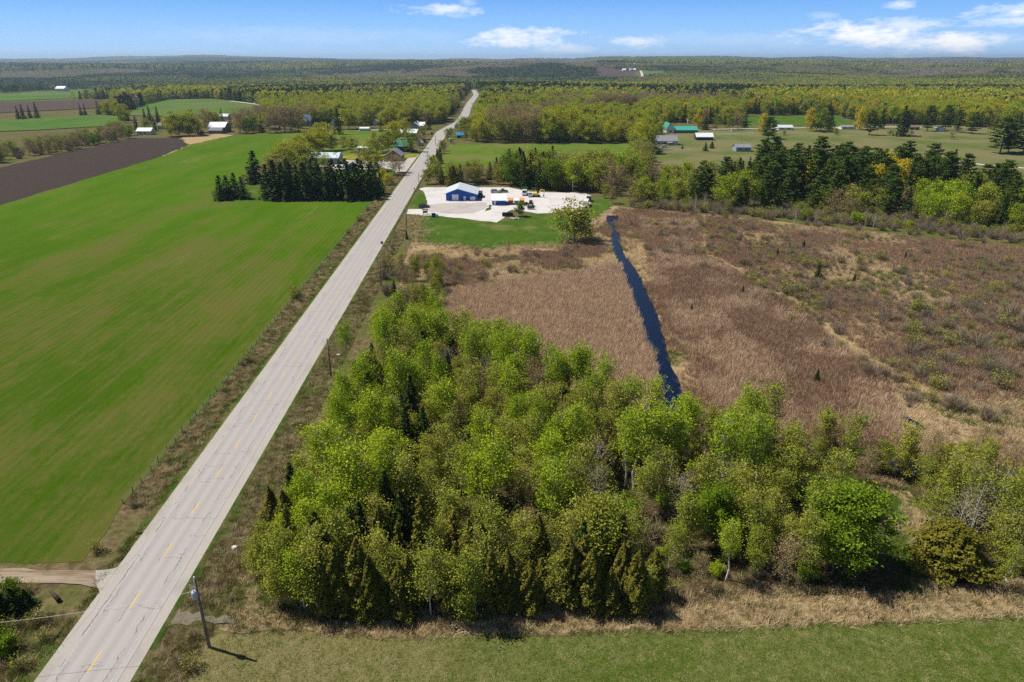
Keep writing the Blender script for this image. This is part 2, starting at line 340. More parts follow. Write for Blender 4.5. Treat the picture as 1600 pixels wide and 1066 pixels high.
class MB:
    """collects pieces into one mesh"""
    def __init__(s): s.v = []; s.f = []
    def add(s, vs, fs):
        o = len(s.v); s.v += [tuple(v) for v in vs]; s.f += [tuple(i + o for i in f) for f in fs]; return s
    def box(s, x0, y0, z0, x1, y1, z1):
        return s.add([(x0, y0, z0), (x1, y0, z0), (x1, y1, z0), (x0, y1, z0), (x0, y0, z1), (x1, y0, z1), (x1, y1, z1), (x0, y1, z1)],
                     [(0, 3, 2, 1), (4, 5, 6, 7), (0, 1, 5, 4), (1, 2, 6, 5), (2, 3, 7, 6), (3, 0, 4, 7)])
    def tube(s, pts, rads, n=6, cap=True):
        pts = [Vector(p) for p in pts]; vs = []; fs = []
        for i, p in enumerate(pts):
            d = (pts[min(i + 1, len(pts) - 1)] - pts[max(i - 1, 0)]).normalized()
            a = d.cross(Vector((0, 0, 1)) if abs(d.z) < .95 else Vector((1, 0, 0))).normalized(); b = d.cross(a)
            for k in range(n):
                t = 2 * math.pi * k / n; vs.append(p + (a * math.cos(t) + b * math.sin(t)) * rads[i])
        for i in range(len(pts) - 1):
            for k in range(n): fs.append((i * n + k, i * n + (k + 1) % n, (i + 1) * n + (k + 1) % n, (i + 1) * n + k))
        if cap: fs.append(tuple(range(n))[::-1]); fs.append(tuple((len(pts) - 1) * n + k for k in range(n)))
        return s.add(vs, fs)
    def prism(s, prof, a0, a1, axis='y'):
        """profile of (h, z) pairs swept along an axis"""
        n = len(prof); vs = []
        for a in (a0, a1):
            for h, z in prof: vs.append((h, a, z) if axis == 'y' else (a, h, z))
        fs = [tuple(range(n)), tuple(range(2 * n - 1, n - 1, -1))] + [(i, i + n, (i + 1) % n + n, (i + 1) % n) for i in range(n)]
        return s.add(vs, fs)
    def mesh(s, name, mat, smooth=False):
        me = bpy.data.meshes.new(name); me.from_pydata(s.v, [], s.f); me.validate(); me.update(); me.materials.append(mat)
        import bmesh as _b
        bm = _b.new(); bm.from_mesh(me); _b.ops.recalc_face_normals(bm, faces=bm.faces); bm.to_mesh(me); bm.free()
        if smooth: me.polygons.foreach_set('use_smooth', [True] * len(me.polygons))
        return me
def ob(name, me, parent=None, loc=(0, 0, 0), rz=0.0, sc=None):
    o = bpy.data.objects.new(name, me); COL.objects.link(o); o.location = loc; o.rotation_euler = (0, 0, rz)
    if sc is not None: o.scale = sc if isinstance(sc, tuple) else (sc, sc, sc)
    if parent: o.parent = parent
    return o
def thing(name, label, cat, loc=(0, 0, 0), rz=0.0, group=None, sc=None):
    o = ob(name, None, None, loc, rz, sc); o.empty_display_size = .5; return props(o, label, cat, group)

# ---------------------------------------------------------------- ground sheets
rng = np.random.default_rng(7)
def resample(poly, step, jit, seed=0):
    r = np.random.default_rng(seed + 11); out = []
    n = len(poly)
    for i in range(n):
        a = np.array(poly[i], float); b = np.array(poly[(i + 1) % n], float); L = np.linalg.norm(b - a); k = max(1, int(L / step))
        d = (b - a) / max(L, 1e-6); nn = np.array([-d[1], d[0]])
        for j in range(k):
            q = a + (b - a) * j / k
            out.append(tuple(q + nn * (jit * (r.random() * 2 - 1) if j else 0) + d * 0))
    return out
def sheet(name, poly, z, mat, kind='structure', step=4, jit=.5, seed=0, label=None, far=False, cat=None):
    pl = resample(poly, step, jit, seed) if jit > 0 else list(poly)
    v3 = [Vector((x, y, 0)) for x, y in pl]
    tris = geometry.tessellate_polygon([v3])
    me = bpy.data.meshes.new(name)
    fs = []
    for t in tris:
        a, b, c = (v3[i] for i in t)
        fs.append(tuple(t) if (b - a).cross(c - a).z > 0 else tuple(t[::-1]))
    me.from_pydata([(x, y, z) for x, y in pl], [], fs); me.update(); me.materials.append(mat)
    if far:
        import bmesh as _b
        bm = _b.new(); bm.from_mesh(me)
        for _ in range(3): _b.ops.subdivide_edges(bm, edges=[e for e in bm.edges if e.calc_length() > 60], cuts=1, use_grid_fill=False); _b.ops.triangulate(bm, faces=bm.faces[:])
        for v in bm.verts: v.co.z = z + float(hz(v.co.x, v.co.y))
        bm.to_mesh(me); bm.free()
    return props(ob(name, me), label, cat, None, kind)
def strip(name, pts, w0, w1, z, mat, kind='structure', far=False, step=6, z1=None, lab=None):
    """band between lateral offsets w0 and w1 (metres) along a centreline; UV in metres"""
    pts = [np.array(p, float) for p in pts]; q = []
    for i in range(len(pts) - 1):
        L = np.linalg.norm(pts[i + 1] - pts[i]); k = max(1, int(L / step))
        q += [pts[i] + (pts[i + 1] - pts[i]) * j / k for j in range(k)]
    q.append(pts[-1]); q = np.array(q)
    if len(pts) > 2:
        for _ in range(6): q[1:-1] = (q[:-2] + q[1:-1] * 2 + q[2:]) / 4
    t = np.gradient(q, axis=0); t /= np.linalg.norm(t, axis=1)[:, None]; nn = np.stack([t[:, 1], -t[:, 0]], 1)
    s = np.concatenate([[0], np.cumsum(np.linalg.norm(np.diff(q, axis=0), axis=1))])
    A = q + nn * w0; B = q + nn * w1; n = len(q)
    za = hz(A[:, 0], A[:, 1]) + z; zb = hz(B[:, 0], B[:, 1]) + (z if z1 is None else z1)
    V = np.concatenate([np.column_stack([A, za]), np.column_stack([B, zb])]); uv = np.concatenate([np.column_stack([np.full(n, w0), s]), np.column_stack([np.full(n, w1), s])])
    Q = np.array([(i, n + i, n + i + 1, i + 1) for i in range(n - 1)])
    return props(ob(name, npmesh(name, V, Q, mat, uv=uv)), lab, None, None, kind)

# base ground: one sheet to the horizon
ys = np.concatenate([np.arange(-260, 1000, 60.), 1000 * (22.0 ** (np.linspace(0, 1, 90)))])
us = np.linspace(-1, 1, 121)
GX = us[None, :] * (500 + np.abs(ys)[:, None] * 1.15); GY = np.repeat(ys[:, None], len(us), 1)
GZ = hz(GX, GY)
nU = len(us); idx = np.arange(len(ys) * nU).reshape(len(ys), nU)
Q = np.stack([idx[:-1, :-1], idx[:-1, 1:], idx[1:, 1:], idx[1:, :-1]], -1).reshape(-1, 4)
props(ob('ground', npmesh('ground', np.stack([GX, GY, GZ], -1).reshape(-1, 3), Q, G['ground'], True)), kind='structure')

CH_L = [(948, 337), (946, 347), (952, 357), (956, 366), (953, 380), (960, 398), (968, 414), (976, 436), (986, 462), (993, 486), (1002, 502), (1004, 524), (1014, 540), (1022, 560), (1028, 580), (1030, 600), (1034, 622), (1040, 650)]
CH_R = [(968, 337), (966, 345), (960, 350), (962, 360), (970, 366), (969, 380), (976, 398), (989, 416), (1003, 436), (1012, 458), (1024, 482), (1031, 502), (1039, 528), (1042, 548), (1048, 566), (1052, 580), (1062, 598), (1068, 615), (1064, 632), (1062, 650)]
CHAN = [P(*p) for p in CH_L] + [P(*p) for p in reversed(CH_R)]
SHADE_POOL1 = [P(*p) for p in [(1404, 652), (1420, 652), (1436, 661), (1450, 673), (1436, 671), (1420, 664)]]  # mostly shade at the marsh edge, painted as a dark water sheet
POOL2 = [P(*p) for p in [(1392, 722), (1420, 720), (1450, 732), (1450, 744), (1420, 745), (1396, 738)]]
SHADE_POOL3 = [P(*p) for p in [(1085, 690), (1098, 660), (1105, 668), (1098, 700)]]  # narrow patch of shade painted as dark water
YF0, YF1 = 70.0, 300.0
XL = lambda y: -227.0 - 0.0294 * (y - 278)
FIELD = [(XL(70), 69.5), (-80, 70.0), (-62, 70.3), P(128, 878), RU(82, -11.2), RU(120, -10.8), RU(200, -10.6), RU(285, -10.6), P(572, 318), P(545, 313), P(470, 314), P(420, 314), P(336, 314), P(330, 300), P(362, 292), P(392, 268), P(420, 240), P(436, 222), P(442, 209), P(365, 212), P(300, 226), P(252, 245), (XL(278), 278)]
sheet('crop_field', FIELD, .04, G['crop'], jit=.7, step=5)
sheet('ploughed_field', [(XL(70) - .3, 60), (XL(278) - .3, 278), P(250.5, 245.5), P(296, 229), P(280, 216), P(205, 216), P(0, 262), P(-300, 300), (-700, 150), (-700, 60)], .02, G['plough'], jit=.8, step=6)
sheet('stubble_patch', [P(252, 244.5), P(298, 226), P(365, 211.5), P(340, 209), P(282, 213), P(296, 228)], .06, G['straw2'], jit=1.5, step=5)
sheet('farmyard_lawn', [P(330, 300), P(336, 314), P(470, 314), P(545, 313), P(572, 318), RU(285, -10.5), RU(288, -6.5), RU(420, -6.5), RU(500, -7), P(600, 262), P(540, 268), P(470, 268), P(420, 262), P(395, 285)], .05, G['lawn'], jit=.5)
sheet('hamlet_green', [P(442, 209), P(436, 222), P(418, 244), P(470, 252), P(530, 250), P(600, 246), P(640, 240), P(652, 215), P(640, 206), P(560, 204), P(480, 205)], .055, G['field'], jit=1)
sheet('farmyard_gravel', [P(470, 262), P(530, 250), P(590, 252), P(650, 243), P(672, 238), P(660, 268), P(634, 275), P(600, 262), P(560, 268)], .075, G['yardgrey'], jit=1.2)
sheet('dandelion_lawn', [P(532, 249), P(534, 242), P(600, 241), P(652, 241), P(650, 246), P(605, 250)], .09, m_meadow('dandelion_grass', (.10, .15, .015), (.17, .19, .02), (.3, .27, .03), .45, .1), jit=.8)
sheet('marsh', [P(612, 470), P(640, 385), P(700, 374), P(860, 378), P(930, 335), P(960, 322), P(1200, 345), P(1400, 366), P(1700, 402), P(2100, 560), P(2100, 780), P(1500, 730), P(1400, 690), P(1240, 700), P(1100, 700), P(1000, 720), P(880, 700), P(700, 620), P(600, 540)], .02, G['marsh'], jit=1)
sheet('workshop_lawn', [P(652, 336), P(700, 338), P(775, 347), P(800, 345), P(830, 333), P(872, 330), P(915, 330), P(925, 312), P(948, 309), P(958, 322), P(925, 345), P(880, 385), P(800, 384), P(770, 392), P(700, 383), P(655, 378)], .05, G['lawn'], jit=1.6, step=3)
sheet('entrance_lawn', [P(655, 300), P(664, 303), P(668, 318), P(660, 327), P(636, 327)], .09, G['lawn'], jit=.3)
sheet('gravel_yard', [P(634, 334), P(638, 327), P(660, 327), P(667, 316), P(663, 302), P(655, 295), P(664, 293), P(795, 293), P(830, 300), P(915, 302), P(924, 306), P(921, 318), P(915, 330), P(840, 334), P(800, 328), P(790, 334), P(786, 342), P(776, 348), P(740, 344), P(690, 338), P(650, 336)], .07, G['yard'], jit=.7, step=3)
sheet('driven_apron', [P(668, 320), P(690, 318), P(760, 317), P(765, 322), P(740, 334), P(700, 334), P(668, 331)], .085, G['yardgrey'], jit=1.2, step=3)
sheet('shed_lawn', [P(756, 331), P(766, 320), P(769, 322), P(768, 327)], .10, G['lawn'], jit=.5, step=2)
sheet('hay_field', [P(702, 226), P(985, 224), P(1000, 245), P(992, 268), P(930, 276), P(760, 272), P(692, 275), P(690, 250)], .04, G['field'], jit=1.2)
sheet('pasture', [P(1062, 205), P(1150, 203), P(1300, 200), P(1530, 193), P(1800, 193), P(2400, 260), P(2200, 330), P(1700, 300), P(1560, 285), P(1450, 262), P(1300, 250), P(1120, 262), P(1050, 268), P(1000, 262), P(998, 240), P(1030, 215)], .03, G['pasture'], jit=1.2, step=8)
sheet('wood_clearing', [P(925, 183), P(932, 170), P(1000, 168), P(1003, 183)], .03, G['field'], jit=2)
sheet('back_pasture', [P(1155, 197), P(1158, 181), P(1300, 179.5), P(1335, 190), P(1330, 197)], .035, G['lawn'], jit=2)
FAR = [('far_meadow', [(188, 181), (230, 163), (262, 156), (330, 155), (400, 162), (416, 172), (400, 179), (290, 183)], 'farfield'),
       ('far_meadow', [(-300, 216), (-300, 200), (0, 189), (150, 180), (186, 182), (195, 196), (60, 204)], 'farfield'),
       ('far_soil', [(-300, 186), (-300, 168), (20, 160), (175, 155), (182, 168), (0, 177)], 'plough2'),
       ('far_meadow', [(-300, 164), (-200, 150), (20, 146), (120, 138), (210, 142), (205, 150), (20, 158)], 'farfield'),
       ('far_soil', [(178, 154), (190, 147), (235, 147), (230, 153)], 'plough2'),
       ('far_farm_soil', [(925, 121), (930, 113), (990, 112), (996, 120)], 'plough2'),
       ('far_farm_meadow', [(1007, 118), (1004, 111), (1042, 111), (1046, 116)], 'farfield'),
       ('far_farm_meadow', [(838, 113), (845, 107), (925, 108), (922, 113)], 'farfield'),
       ('far_farm_meadow', [(752, 109), (758, 104), (815, 106), (815, 109)], 'farfield')]
CLEAR = []
for nm, pp, mt in FAR:
    w = [P(*p) for p in pp]; sheet(nm, w, .6, G[mt], jit=0, far=True); CLEAR.append(w)

# road
ROADPTS = [RU(-60, 0), RU(30, 0), RU(300, 0), RU(560, 0), P(690, 207), P(704, 199), P(716, 193), P(726, 181), P(731, 168), P(737, 158), P(742, 152), P(744, 148), P(740, 141)]
strip('road_shoulder', ROADPTS, -5.0, 5.0, .30, G['shoulder'])
strip('road', ROADPTS, -3.7, 3.7, .325, G['asphalt'])
strip('edge_line', ROADPTS[:5], -3.14, -3.02, .34, G['white']); strip('edge_line', ROADPTS[:5], 3.02, 3.14, .34, G['white'])
V = []; Q = []; UVd = []
y0 = 54.6 - 9 * 6
for k in range(64):
    s0 = y0 + k * 9 - 1.5; o = len(V)
    for s_, u_ in ((s0, -.075), (s0, .075), (s0 + 3, .075), (s0 + 3, -.075)): V.append((*RU(s_, u_), .342))
    Q.append((o, o + 1, o + 2, o + 3))
props(ob('centre_line', npmesh('centre_line', V, Q, G['yellow'])), kind='structure')
# embankments, green strip and ditch either side
MAIN = ROADPTS[:4]
strip('verge', [RU(-60, 0), RU(57, 0)], -6.3, -5.0, .12, G['verge'], z1=.30); strip('verge', [RU(76.5, 0), RU(300, 0), RU(560, 0)], -6.3, -5.0, .12, G['verge'], z1=.30); strip('verge', MAIN, 5.0, 5.8, .30, G['verge'], z1=.18)
strip('ditch_bank', [RU(83, 0), RU(300, 0), RU(400, 0)], -10.9, -6.3, .10, G['ditch'], z1=.12)
strip('ditch_bank', [RU(-40, 0), RU(255, 0)], 5.8, 10.8, .18, G['ditch'], z1=.06)
strip('verge_bank', [RU(-40, 0), RU(60, 0)], -26, -6.3, .05, G['ditch'], z1=.12)
# farm track with its flared mouth
sheet('farm_track', [P(-900, 893), P(0, 890), P(100, 892), P(172, 893), P(172, 910), P(158, 922), P(125, 914), P(60, 913), P(0, 912), P(-900, 915)], .125, G['track'], jit=.3, step=2.5)
fl = sheet('track_mouth', [P(150, 893), P(180, 891), P(198, 884), P(214, 870), P(228, 850), RU(77.5, -4.95), RU(72, -4.95), RU(68, -4.95), RU(64, -4.95), RU(60, -4.95), RU(56.5, -4.95), P(124, 985), P(146, 958), P(157, 938), P(156, 926), P(150, 914)], 0.0, G['shoulder'], jit=.12, step=1.0)
for v in fl.data.vertices: v.co.z = .131 + .184 * min(1, max(0, (v.co.x - roadx(v.co.y) + 8.5) / 3.4))
sheet('gravel_patch', [RU(60.4, 5.0), RU(62.8, 5.0), RU(62.0, 7), RU(61.3, 10), RU(60.8, 13), RU(60.0, 13), RU(60.3, 10), RU(60, 7)], .19, m_gravel('grassy_gravel', (.17, .145, .105), .45), jit=.55, step=.7)
# front field, dry strip and grove floor
sheet('mown_field', [(-38.5, -40), (-38.5, 20), (-38.8, 48), (-37, 54), P(345, 990), P(480, 985), P(620, 995), P(820, 990), P(1200, 978), P(1600, 960), (140, 66), (200, 66), (200, -40)], .03, G['front'], jit=.4, step=3)
sheet('dry_strip', [P(345, 985), P(480, 985), P(620, 995), P(820, 990), P(1200, 978), P(1600, 960), (140, 66), (140, 72), P(1600, 905), P(1420, 940), P(1200, 930), P(1000, 950), P(640, 968), P(420, 940), P(395, 880), P(360, 900), P(300, 960)], .045, G['straw'], jit=.7, step=2)
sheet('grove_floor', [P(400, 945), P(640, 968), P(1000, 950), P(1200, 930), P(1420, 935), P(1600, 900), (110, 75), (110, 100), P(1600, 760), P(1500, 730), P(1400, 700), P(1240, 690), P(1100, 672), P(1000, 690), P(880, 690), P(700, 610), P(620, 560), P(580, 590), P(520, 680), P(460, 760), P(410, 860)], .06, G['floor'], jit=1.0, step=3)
sheet('glade', [P(1190, 760), P(1300, 740), P(1400, 770), P(1430, 830), P(1440, 900), P(1400, 880), P(1380, 800), P(1290, 770)], .075, G['lawn'], jit=.9, step=2)
sheet('glade_straw', [P(1330, 758), P(1400, 775), P(1425, 800), P(1440, 850), P(1430, 930), P(1480, 925), P(1460, 860), P(1455, 800), P(1420, 768)], .08, G['straw'], jit=.9, step=2)
# straw banks and trail through the marsh
sheet('straw_bank', [P(*p) for p in CH_R[6:]] + [P(1080, 660), P(1130, 650), P(1110, 615), P(1078, 590), P(1062, 560), P(1050, 520), P(1040, 490), P(1020, 450), P(1000, 420), P(985, 395)], .04, G['straw2'], jit=1.2, step=3)
sheet('straw_bank', [P(985, 345), P(975, 380), P(1000, 400), P(1060, 380), P(1090, 345), P(1030, 330)], .045, G['straw2'], jit=2, step=4)
sheet('straw_bank', [P(648, 378), P(640, 395), P(700, 398), P(800, 402), P(870, 400), P(930, 395), P(952, 380), P(950, 360), P(935, 350), P(915, 365), P(880, 388), P(770, 392), P(700, 384)], .045, G['straw2'], jit=1.6, step=3)
strip('marsh_trail', [P(1100, 395), P(1150, 420), P(1210, 455), P(1260, 480), P(1300, 520), P(1350, 560), P(1420, 580), P(1500, 640)], -1.1, 1.1, .05, G['straw2'])
props(sheet('channel_water', CHAN, .09, G['water'], jit=.3, step=2.2, seed=3))
for i, p in enumerate((SHADE_POOL1, POOL2, SHADE_POOL3)): sheet('pool_and_shade', p, .1, G['water'], jit=.7, step=1.0, seed=i)  # dark water sheets; first and last mostly shade painted in as water
# side roads
strip('side_road', [P(1083, 203), P(1130, 202), P(1200, 200.6), P(1300, 199.2), P(1400, 198.4), P(1480, 199.5)], -2.6, 2.6, .08, G['gravelroad'])
strip('side_road', [P(1495, 252), P(1540, 259), P(1600, 263), P(1760, 272)], -2.2, 2.2, .08, G['gravelroad'])
strip('side_road', [P(360, 159), P(400, 164), P(414, 167), P(409, 173), P(398, 174)], -3, 3, 1.0, G['gravelroad'])
strip('side_road', [P(560, 204), P(600, 203), P(640, 201), P(672, 199)], -2.5, 2.5, .09, G['gravelroad'])
strip('side_road', [P(535, 158), P(546, 151)], -4, 4, 1.0, G['gravelroad'])
strip('far_road', [P(1004.5, 123), P(1001, 111)], -5, 5, 2.0, G['gravelroad'])

# ---------------------------------------------------------------- plants: prototypes
def leafquads(C, s, r, up=.4, el=1.3, smin=.6, smax=1.35, out=None, ow=0.0):
    n = len(C); nr = r.normal(size=(n, 3)); nr[:, 2] = np.abs(nr[:, 2]) * (1 + up)
    if out is not None: nr += out * ow
    nr /= np.linalg.norm(nr, axis=1)[:, None]
    t = np.cross(nr, r.normal(size=(n, 3))); t /= np.linalg.norm(t, axis=1)[:, None] + 1e-9; b = np.cross(nr, t)
    k = (s * (smin + (smax - smin) * r.random(n)))[:, None]
    V = np.stack([C + t * k * el, C + b * k, C - t * k * el, C - b * k], 1).reshape(-1, 3)
    return V, np.arange(4 * n).reshape(-1, 4)
def tree_decid(H, R, hb, seed, limbs=13, per=4, nl=70, sig=.07, s=.17, bark='pale', leaf='bright', tr=.012, stems=1, lean=.04, shape=.8, flat=.8):
    nl = nl * 2.2; s = s * .67
    r = np.random.default_rng(seed); mb = MB(); C = []
    for st in range(stems):
        ox, oy = (0, 0) if stems == 1 else (R * .22 * math.cos(st * 2.4), R * .22 * math.sin(st * 2.4))
        lx, ly = r.normal() * lean * H + ox * 2.0, r.normal() * lean * H + oy * 2.0
        tp = [(ox * .3 + lx * t ** 1.4 + r.normal() * .012 * H * (0 < t < 1), oy * .3 + ly * t ** 1.4 + r.normal() * .012 * H * (0 < t < 1), -.25 * (t == 0) + H * .95 * t) for t in (0, .2, .4, .6, .8, 1)]
        mb.tube(tp, [tr * H * (1 - .85 * t) / stems ** .4 for t in (0, .2, .4, .6, .8, 1)], 6)
        tpa = np.array(tp)
        for k in range(limbs // stems):
            t = hb + (.97 - hb) * ((k + r.random() * .8) / (limbs // stems)); a = k * 2.4 + r.random() * .9 + st
            q = (t - hb) / (1 - hb); env = R * (math.sin(math.pi * min(1, (q * .86 + .14)) ** shape)) ** .6 * (.65 + .5 * r.random())
            base = np.array([np.interp(t * .82, (0, .2, .4, .6, .8, 1), tpa[:, j]) for j in range(3)])
            tip = np.array([base[0] + env * math.cos(a), base[1] + env * math.sin(a), min(H * .99, H * t * .98 + env * .3)])
            mid = (base + tip) / 2 + np.array([0, 0, -.05 * env]) + r.normal(size=3) * .04 * env
            mb.tube([base, mid, tip], [tr * H * .36 * (1 - .6 * t), tr * H * .22 * (1 - .6 * t), tr * H * .06], 4, False)
            for j in range(per):
                f = .35 + .65 * (j + r.random()) / per; c = base * (1 - f) + tip * f + r.normal(size=3) * sig * H * .9
                nn = int(nl * (.5 + r.random()))
                C.append(c + r.normal(size=(nn, 3)) * np.array([sig * H, sig * H, sig * H * flat]) * (.55 + .6 * r.random()))
                if j >= per - 2 and nl > 20: mb.tube([mid, c], [tr * H * .12, tr * H * .03], 3, False)
    C = np.concatenate(C); C = C[C[:, 2] > H * hb * .55]
    V, Q = leafquads(C, s, r)
    return mb.mesh('trunk', BARK[bark]), npmesh('crown', V, Q, LEAF[leaf])
def tree_spruce(H, R, seed, levels=24, br=9, nl=13, s=.17, leaf='spruce', hb=.03):
    if s < .5: nl = int(nl * 1.8); s = s * .75
    r = np.random.default_rng(seed); C = []; D = []
    for i in range(levels):
        t = i / levels; z = H * (hb + (1 - hb) * t); rr = R * (1 - t) ** .92 * (.88 + .24 * r.random()) + .12
        nb = max(4, int(br * (1 - t * .55)))
        for b in range(nb):
            a = b * 6.283 / nb + i * 1.1 + r.random() * .4; L = rr * (.78 + .34 * r.random()); n = max(3, int(nl * (L / R + .2)))
            f = r.random(n) ** .75; w = (r.random(n) - .5) * .55 * L * (1.15 - f)
            x = f * L * math.cos(a) - w * math.sin(a); y = f * L * math.sin(a) + w * math.cos(a)
            zz = z + (H / levels) * 1.1 - f ** 1.3 * L * .42 + r.normal(size=n) * .10
            C.append(np.stack([x, y, zz], 1)); D.append(np.tile([math.cos(a), math.sin(a), .5], (n, 1)))
    C.append(np.stack([r.normal(size=14) * .06, r.normal(size=14) * .06, H * (.93 + .08 * r.random(14))], 1)); D.append(np.tile([0, 0, 1.], (14, 1)))
    C = np.concatenate(C); D = np.concatenate(D); V, Q = leafquads(C, s, r, .5, 1.7, out=D, ow=.9)
    mb = MB().tube([(0, 0, -.25), (0, 0, H * .5), (0, 0, H * .97)], [H * .014, H * .008, .02], 5)
    return mb.mesh('trunk', BARK['dark']), npmesh('crown', V, Q, LEAF[leaf])
def tree_cedar(H, R, seed, n=3400, s=.15, leaf='cedar', pw=.8, hb=.02):
    n = int(n * 2.1); s = s * .68
    r = np.random.default_rng(seed); t = r.random(n) ** 1.15; a = r.random(n) * 6.283
    lob = 1 + .30 * np.sin(a * 3 + seed + t * 9) + .20 * np.sin(a * 7 - t * 21 + seed * 2) + .6 * (vnoise(a * 1.6, t * 14, 1.0, seed) - .4)
    rr = R * (1 - t) ** pw * lob * (.35 + .65 * r.random(n) ** .35) * (.6 + .4 * np.clip(t / .12, 0, 1))
    C = np.stack([rr * np.cos(a), rr * np.sin(a), H * (hb + (1 - hb) * t) + r.normal(size=n) * .12], 1)
    D = np.stack([np.cos(a), np.sin(a), np.full(n, .9)], 1)
    V, Q = leafquads(C, s, r, .4, 1.6, out=D, ow=.7)
    mb = MB().tube([(0, 0, -.25), (.1, 0, H * .4), (0, 0, H * .93)], [H * .016, H * .01, .02], 5)
    return mb.mesh('trunk', BARK['dark']), npmesh('crown', V, Q, LEAF[leaf])
def tree_pine(H, R, seed, levels=11, s=.26, nl=26, hb=.22, leaf='pine'):
    nl = int(nl * 2); s = s * .7
    r = np.random.default_rng(seed); C = []; mb = MB(); lx, ly = r.normal(size=2) * .02 * H
    mb.tube([(0, 0, -.25), (lx * .5, ly * .5, H * .5), (lx, ly, H * .96)], [H * .015, H * .011, .03], 6)
    for i in range(levels):
        t = hb + (.96 - hb) * i / (levels - 1); prof = math.sin(math.pi * (.22 + .74 * (t - hb) / (1 - hb))) ** .8
        for b in range(5 if t < .85 else 4):
            if r.random() < .14: continue
            a = b * 1.257 + i * 2.1 + r.normal() * .35; L = R * prof * (.55 + .7 * r.random()); z = H * t
            tip = (lx * t + L * math.cos(a), ly * t + L * math.sin(a), z + L * (.12 + .2 * t))
            mb.tube([(lx * t, ly * t, z), tip], [H * .004, H * .0012], 3, False)
            for f in (.45, .75, 1.0):
                n = int(nl * (.6 + .7 * r.random())); c = np.array([lx * t, ly * t, z]) * (1 - f) + np.array(tip) * f
                C.append(c + r.normal(size=(n, 3)) * np.array([.5, .5, .2]) * (.16 * R + .25))
    C = np.concatenate(C); V, Q = leafquads(C, s, r, .9, 1.4)
    return mb.mesh('trunk', BARK['grey']), npmesh('crown', V, Q, LEAF[leaf])
def twigs(r, H, R, n, w, spread=1.0):
    """bare upright twigs: thin forked strips"""
    a = r.random(n) * 6.283; q = r.random(n) ** .6; L = H * (.5 + .5 * r.random(n)) * (1 - .35 * q * spread)
    b0 = np.stack([np.cos(a) * q * R * .3, np.sin(a) * q * R * .3, np.zeros(n)], 1)
    tip = np.stack([np.cos(a) * q * R + r.normal(size=n) * .12 * R, np.sin(a) * q * R + r.normal(size=n) * .12 * R, L], 1)
    k = n; f0 = .35 + .5 * r.random((2 * k)); i2 = r.integers(0, n, 2 * k)
    s0 = b0[i2] * (1 - f0)[:, None] + tip[i2] * f0[:, None]; dirn = tip[i2] - b0[i2]
    t0 = s0 + dirn * (.2 + .3 * r.random(2 * k))[:, None] + r.normal(size=(2 * k, 3)) * np.array([.16, .16, .05]) * H
    A = np.concatenate([b0, s0]); B = np.concatenate([tip, t0]); ww = np.concatenate([np.full(n, w), np.full(2 * k, w * .6)])
    d = r.random(len(A)) * 6.283; sd = np.stack([np.cos(d), np.sin(d), np.zeros(len(A))], 1) * ww[:, None]
    V = np.stack([A - sd, A + sd, B + sd * .35, B - sd * .35], 1).reshape(-1, 3); V[:, 2] = np.maximum(V[:, 2], -.1)
    return V, np.arange(len(V)).reshape(-1, 4)
def shrub_bare(H, R, seed, n=90, w=.03, bark='twig', leaf=None, nleaf=0, s=.1):
    r = np.random.default_rng(seed); V, Q = twigs(r, H, R, n, w); st = npmesh('stems', V, Q, BARK[bark])
    if not leaf: return st, None
    a = r.random(nleaf) * 6.283; q = r.random(nleaf) ** .5; z = H * (.25 + .75 * r.random(nleaf))
    C = np.stack([np.cos(a) * q * R, np.sin(a) * q * R, z], 1); V, Q = leafquads(C, s, r)
    return st, npmesh('foliage', V, Q, LEAF[leaf])

PR = {}
PR['poplar'] = [tree_decid(14, 2.1 + .22 * i, .46 if i % 2 else .36, 100 + i, 20, 4, 28, .040, .14, 'pale', 'bright', .0125, shape=.7, flat=1.1) for i in range(5)]
PR['tall'] = [tree_decid(14, 1.9 + .25 * i, .50 + .05 * i, 110 + i, 15, 4, 21, .038, .14, 'pale', 'bright', .014, shape=.7, lean=.06, flat=1.1) for i in range(3)]
PR['maple'] = [tree_decid(11, 4.0, .22, 120 + i, 34, 4, 62, .045, .14, 'grey', 'green', .016) for i in range(2)]
PR['birch'] = [tree_decid(11, 1.6 + .2 * i, .30, 140 + i, 18, 4, 20, .048, .12, 'pale', 'olive', .009, lean=.07) for i in range(4)]
PR['olive'] = [tree_decid(10, 1.9 + .2 * i, .18, 160 + i, 18, 4, 34, .052, .13, 'grey', 'olive', .012) for i in range(3)]
PR['budding'] = [tree_decid(10, 2.0, .25, 180 + i, 20, 4, 16, .055, .10, 'grey', 'brown', .012) for i in range(3)]
PR['bare'] = [tree_decid(10, 2.4, .3, 190 + i, 22, 3, 9, .06, .09, 'pale', 'grey', .011, stems=1) for i in range(2)]
PR['cedar'] = [tree_cedar(10, 2.0 + .18 * i, 200 + i, pw=.62 + .1 * i) for i in range(4)] + [tree_spruce(10, 2.1, 215, 20, 8, 15, .16, 'cedar')]
PR['spruce'] = [tree_spruce(10, 2.1 + .2 * i, 220 + i) for i in range(3)]
PR['cedarbush'] = [tree_cedar(6, 3.6, 240, 5200, .16, 'cedarb', .42)]
PR['bush'] = [tree_decid(3.2, 1.5, .05, 250 + i, 14, 3, 40, .11, .11, 'grey', ['bright', 'olive', 'green'][i], .012, stems=2) for i in range(3)]
PR['bareshrub'] = [shrub_bare(2.6, 1.5, 260 + i, 120, .026) for i in range(3)]
PR['budshrub'] = [shrub_bare(2.8, 1.6, 270 + i, 110, .026, 'ochre', 'olive', 260, .09) for i in range(3)]
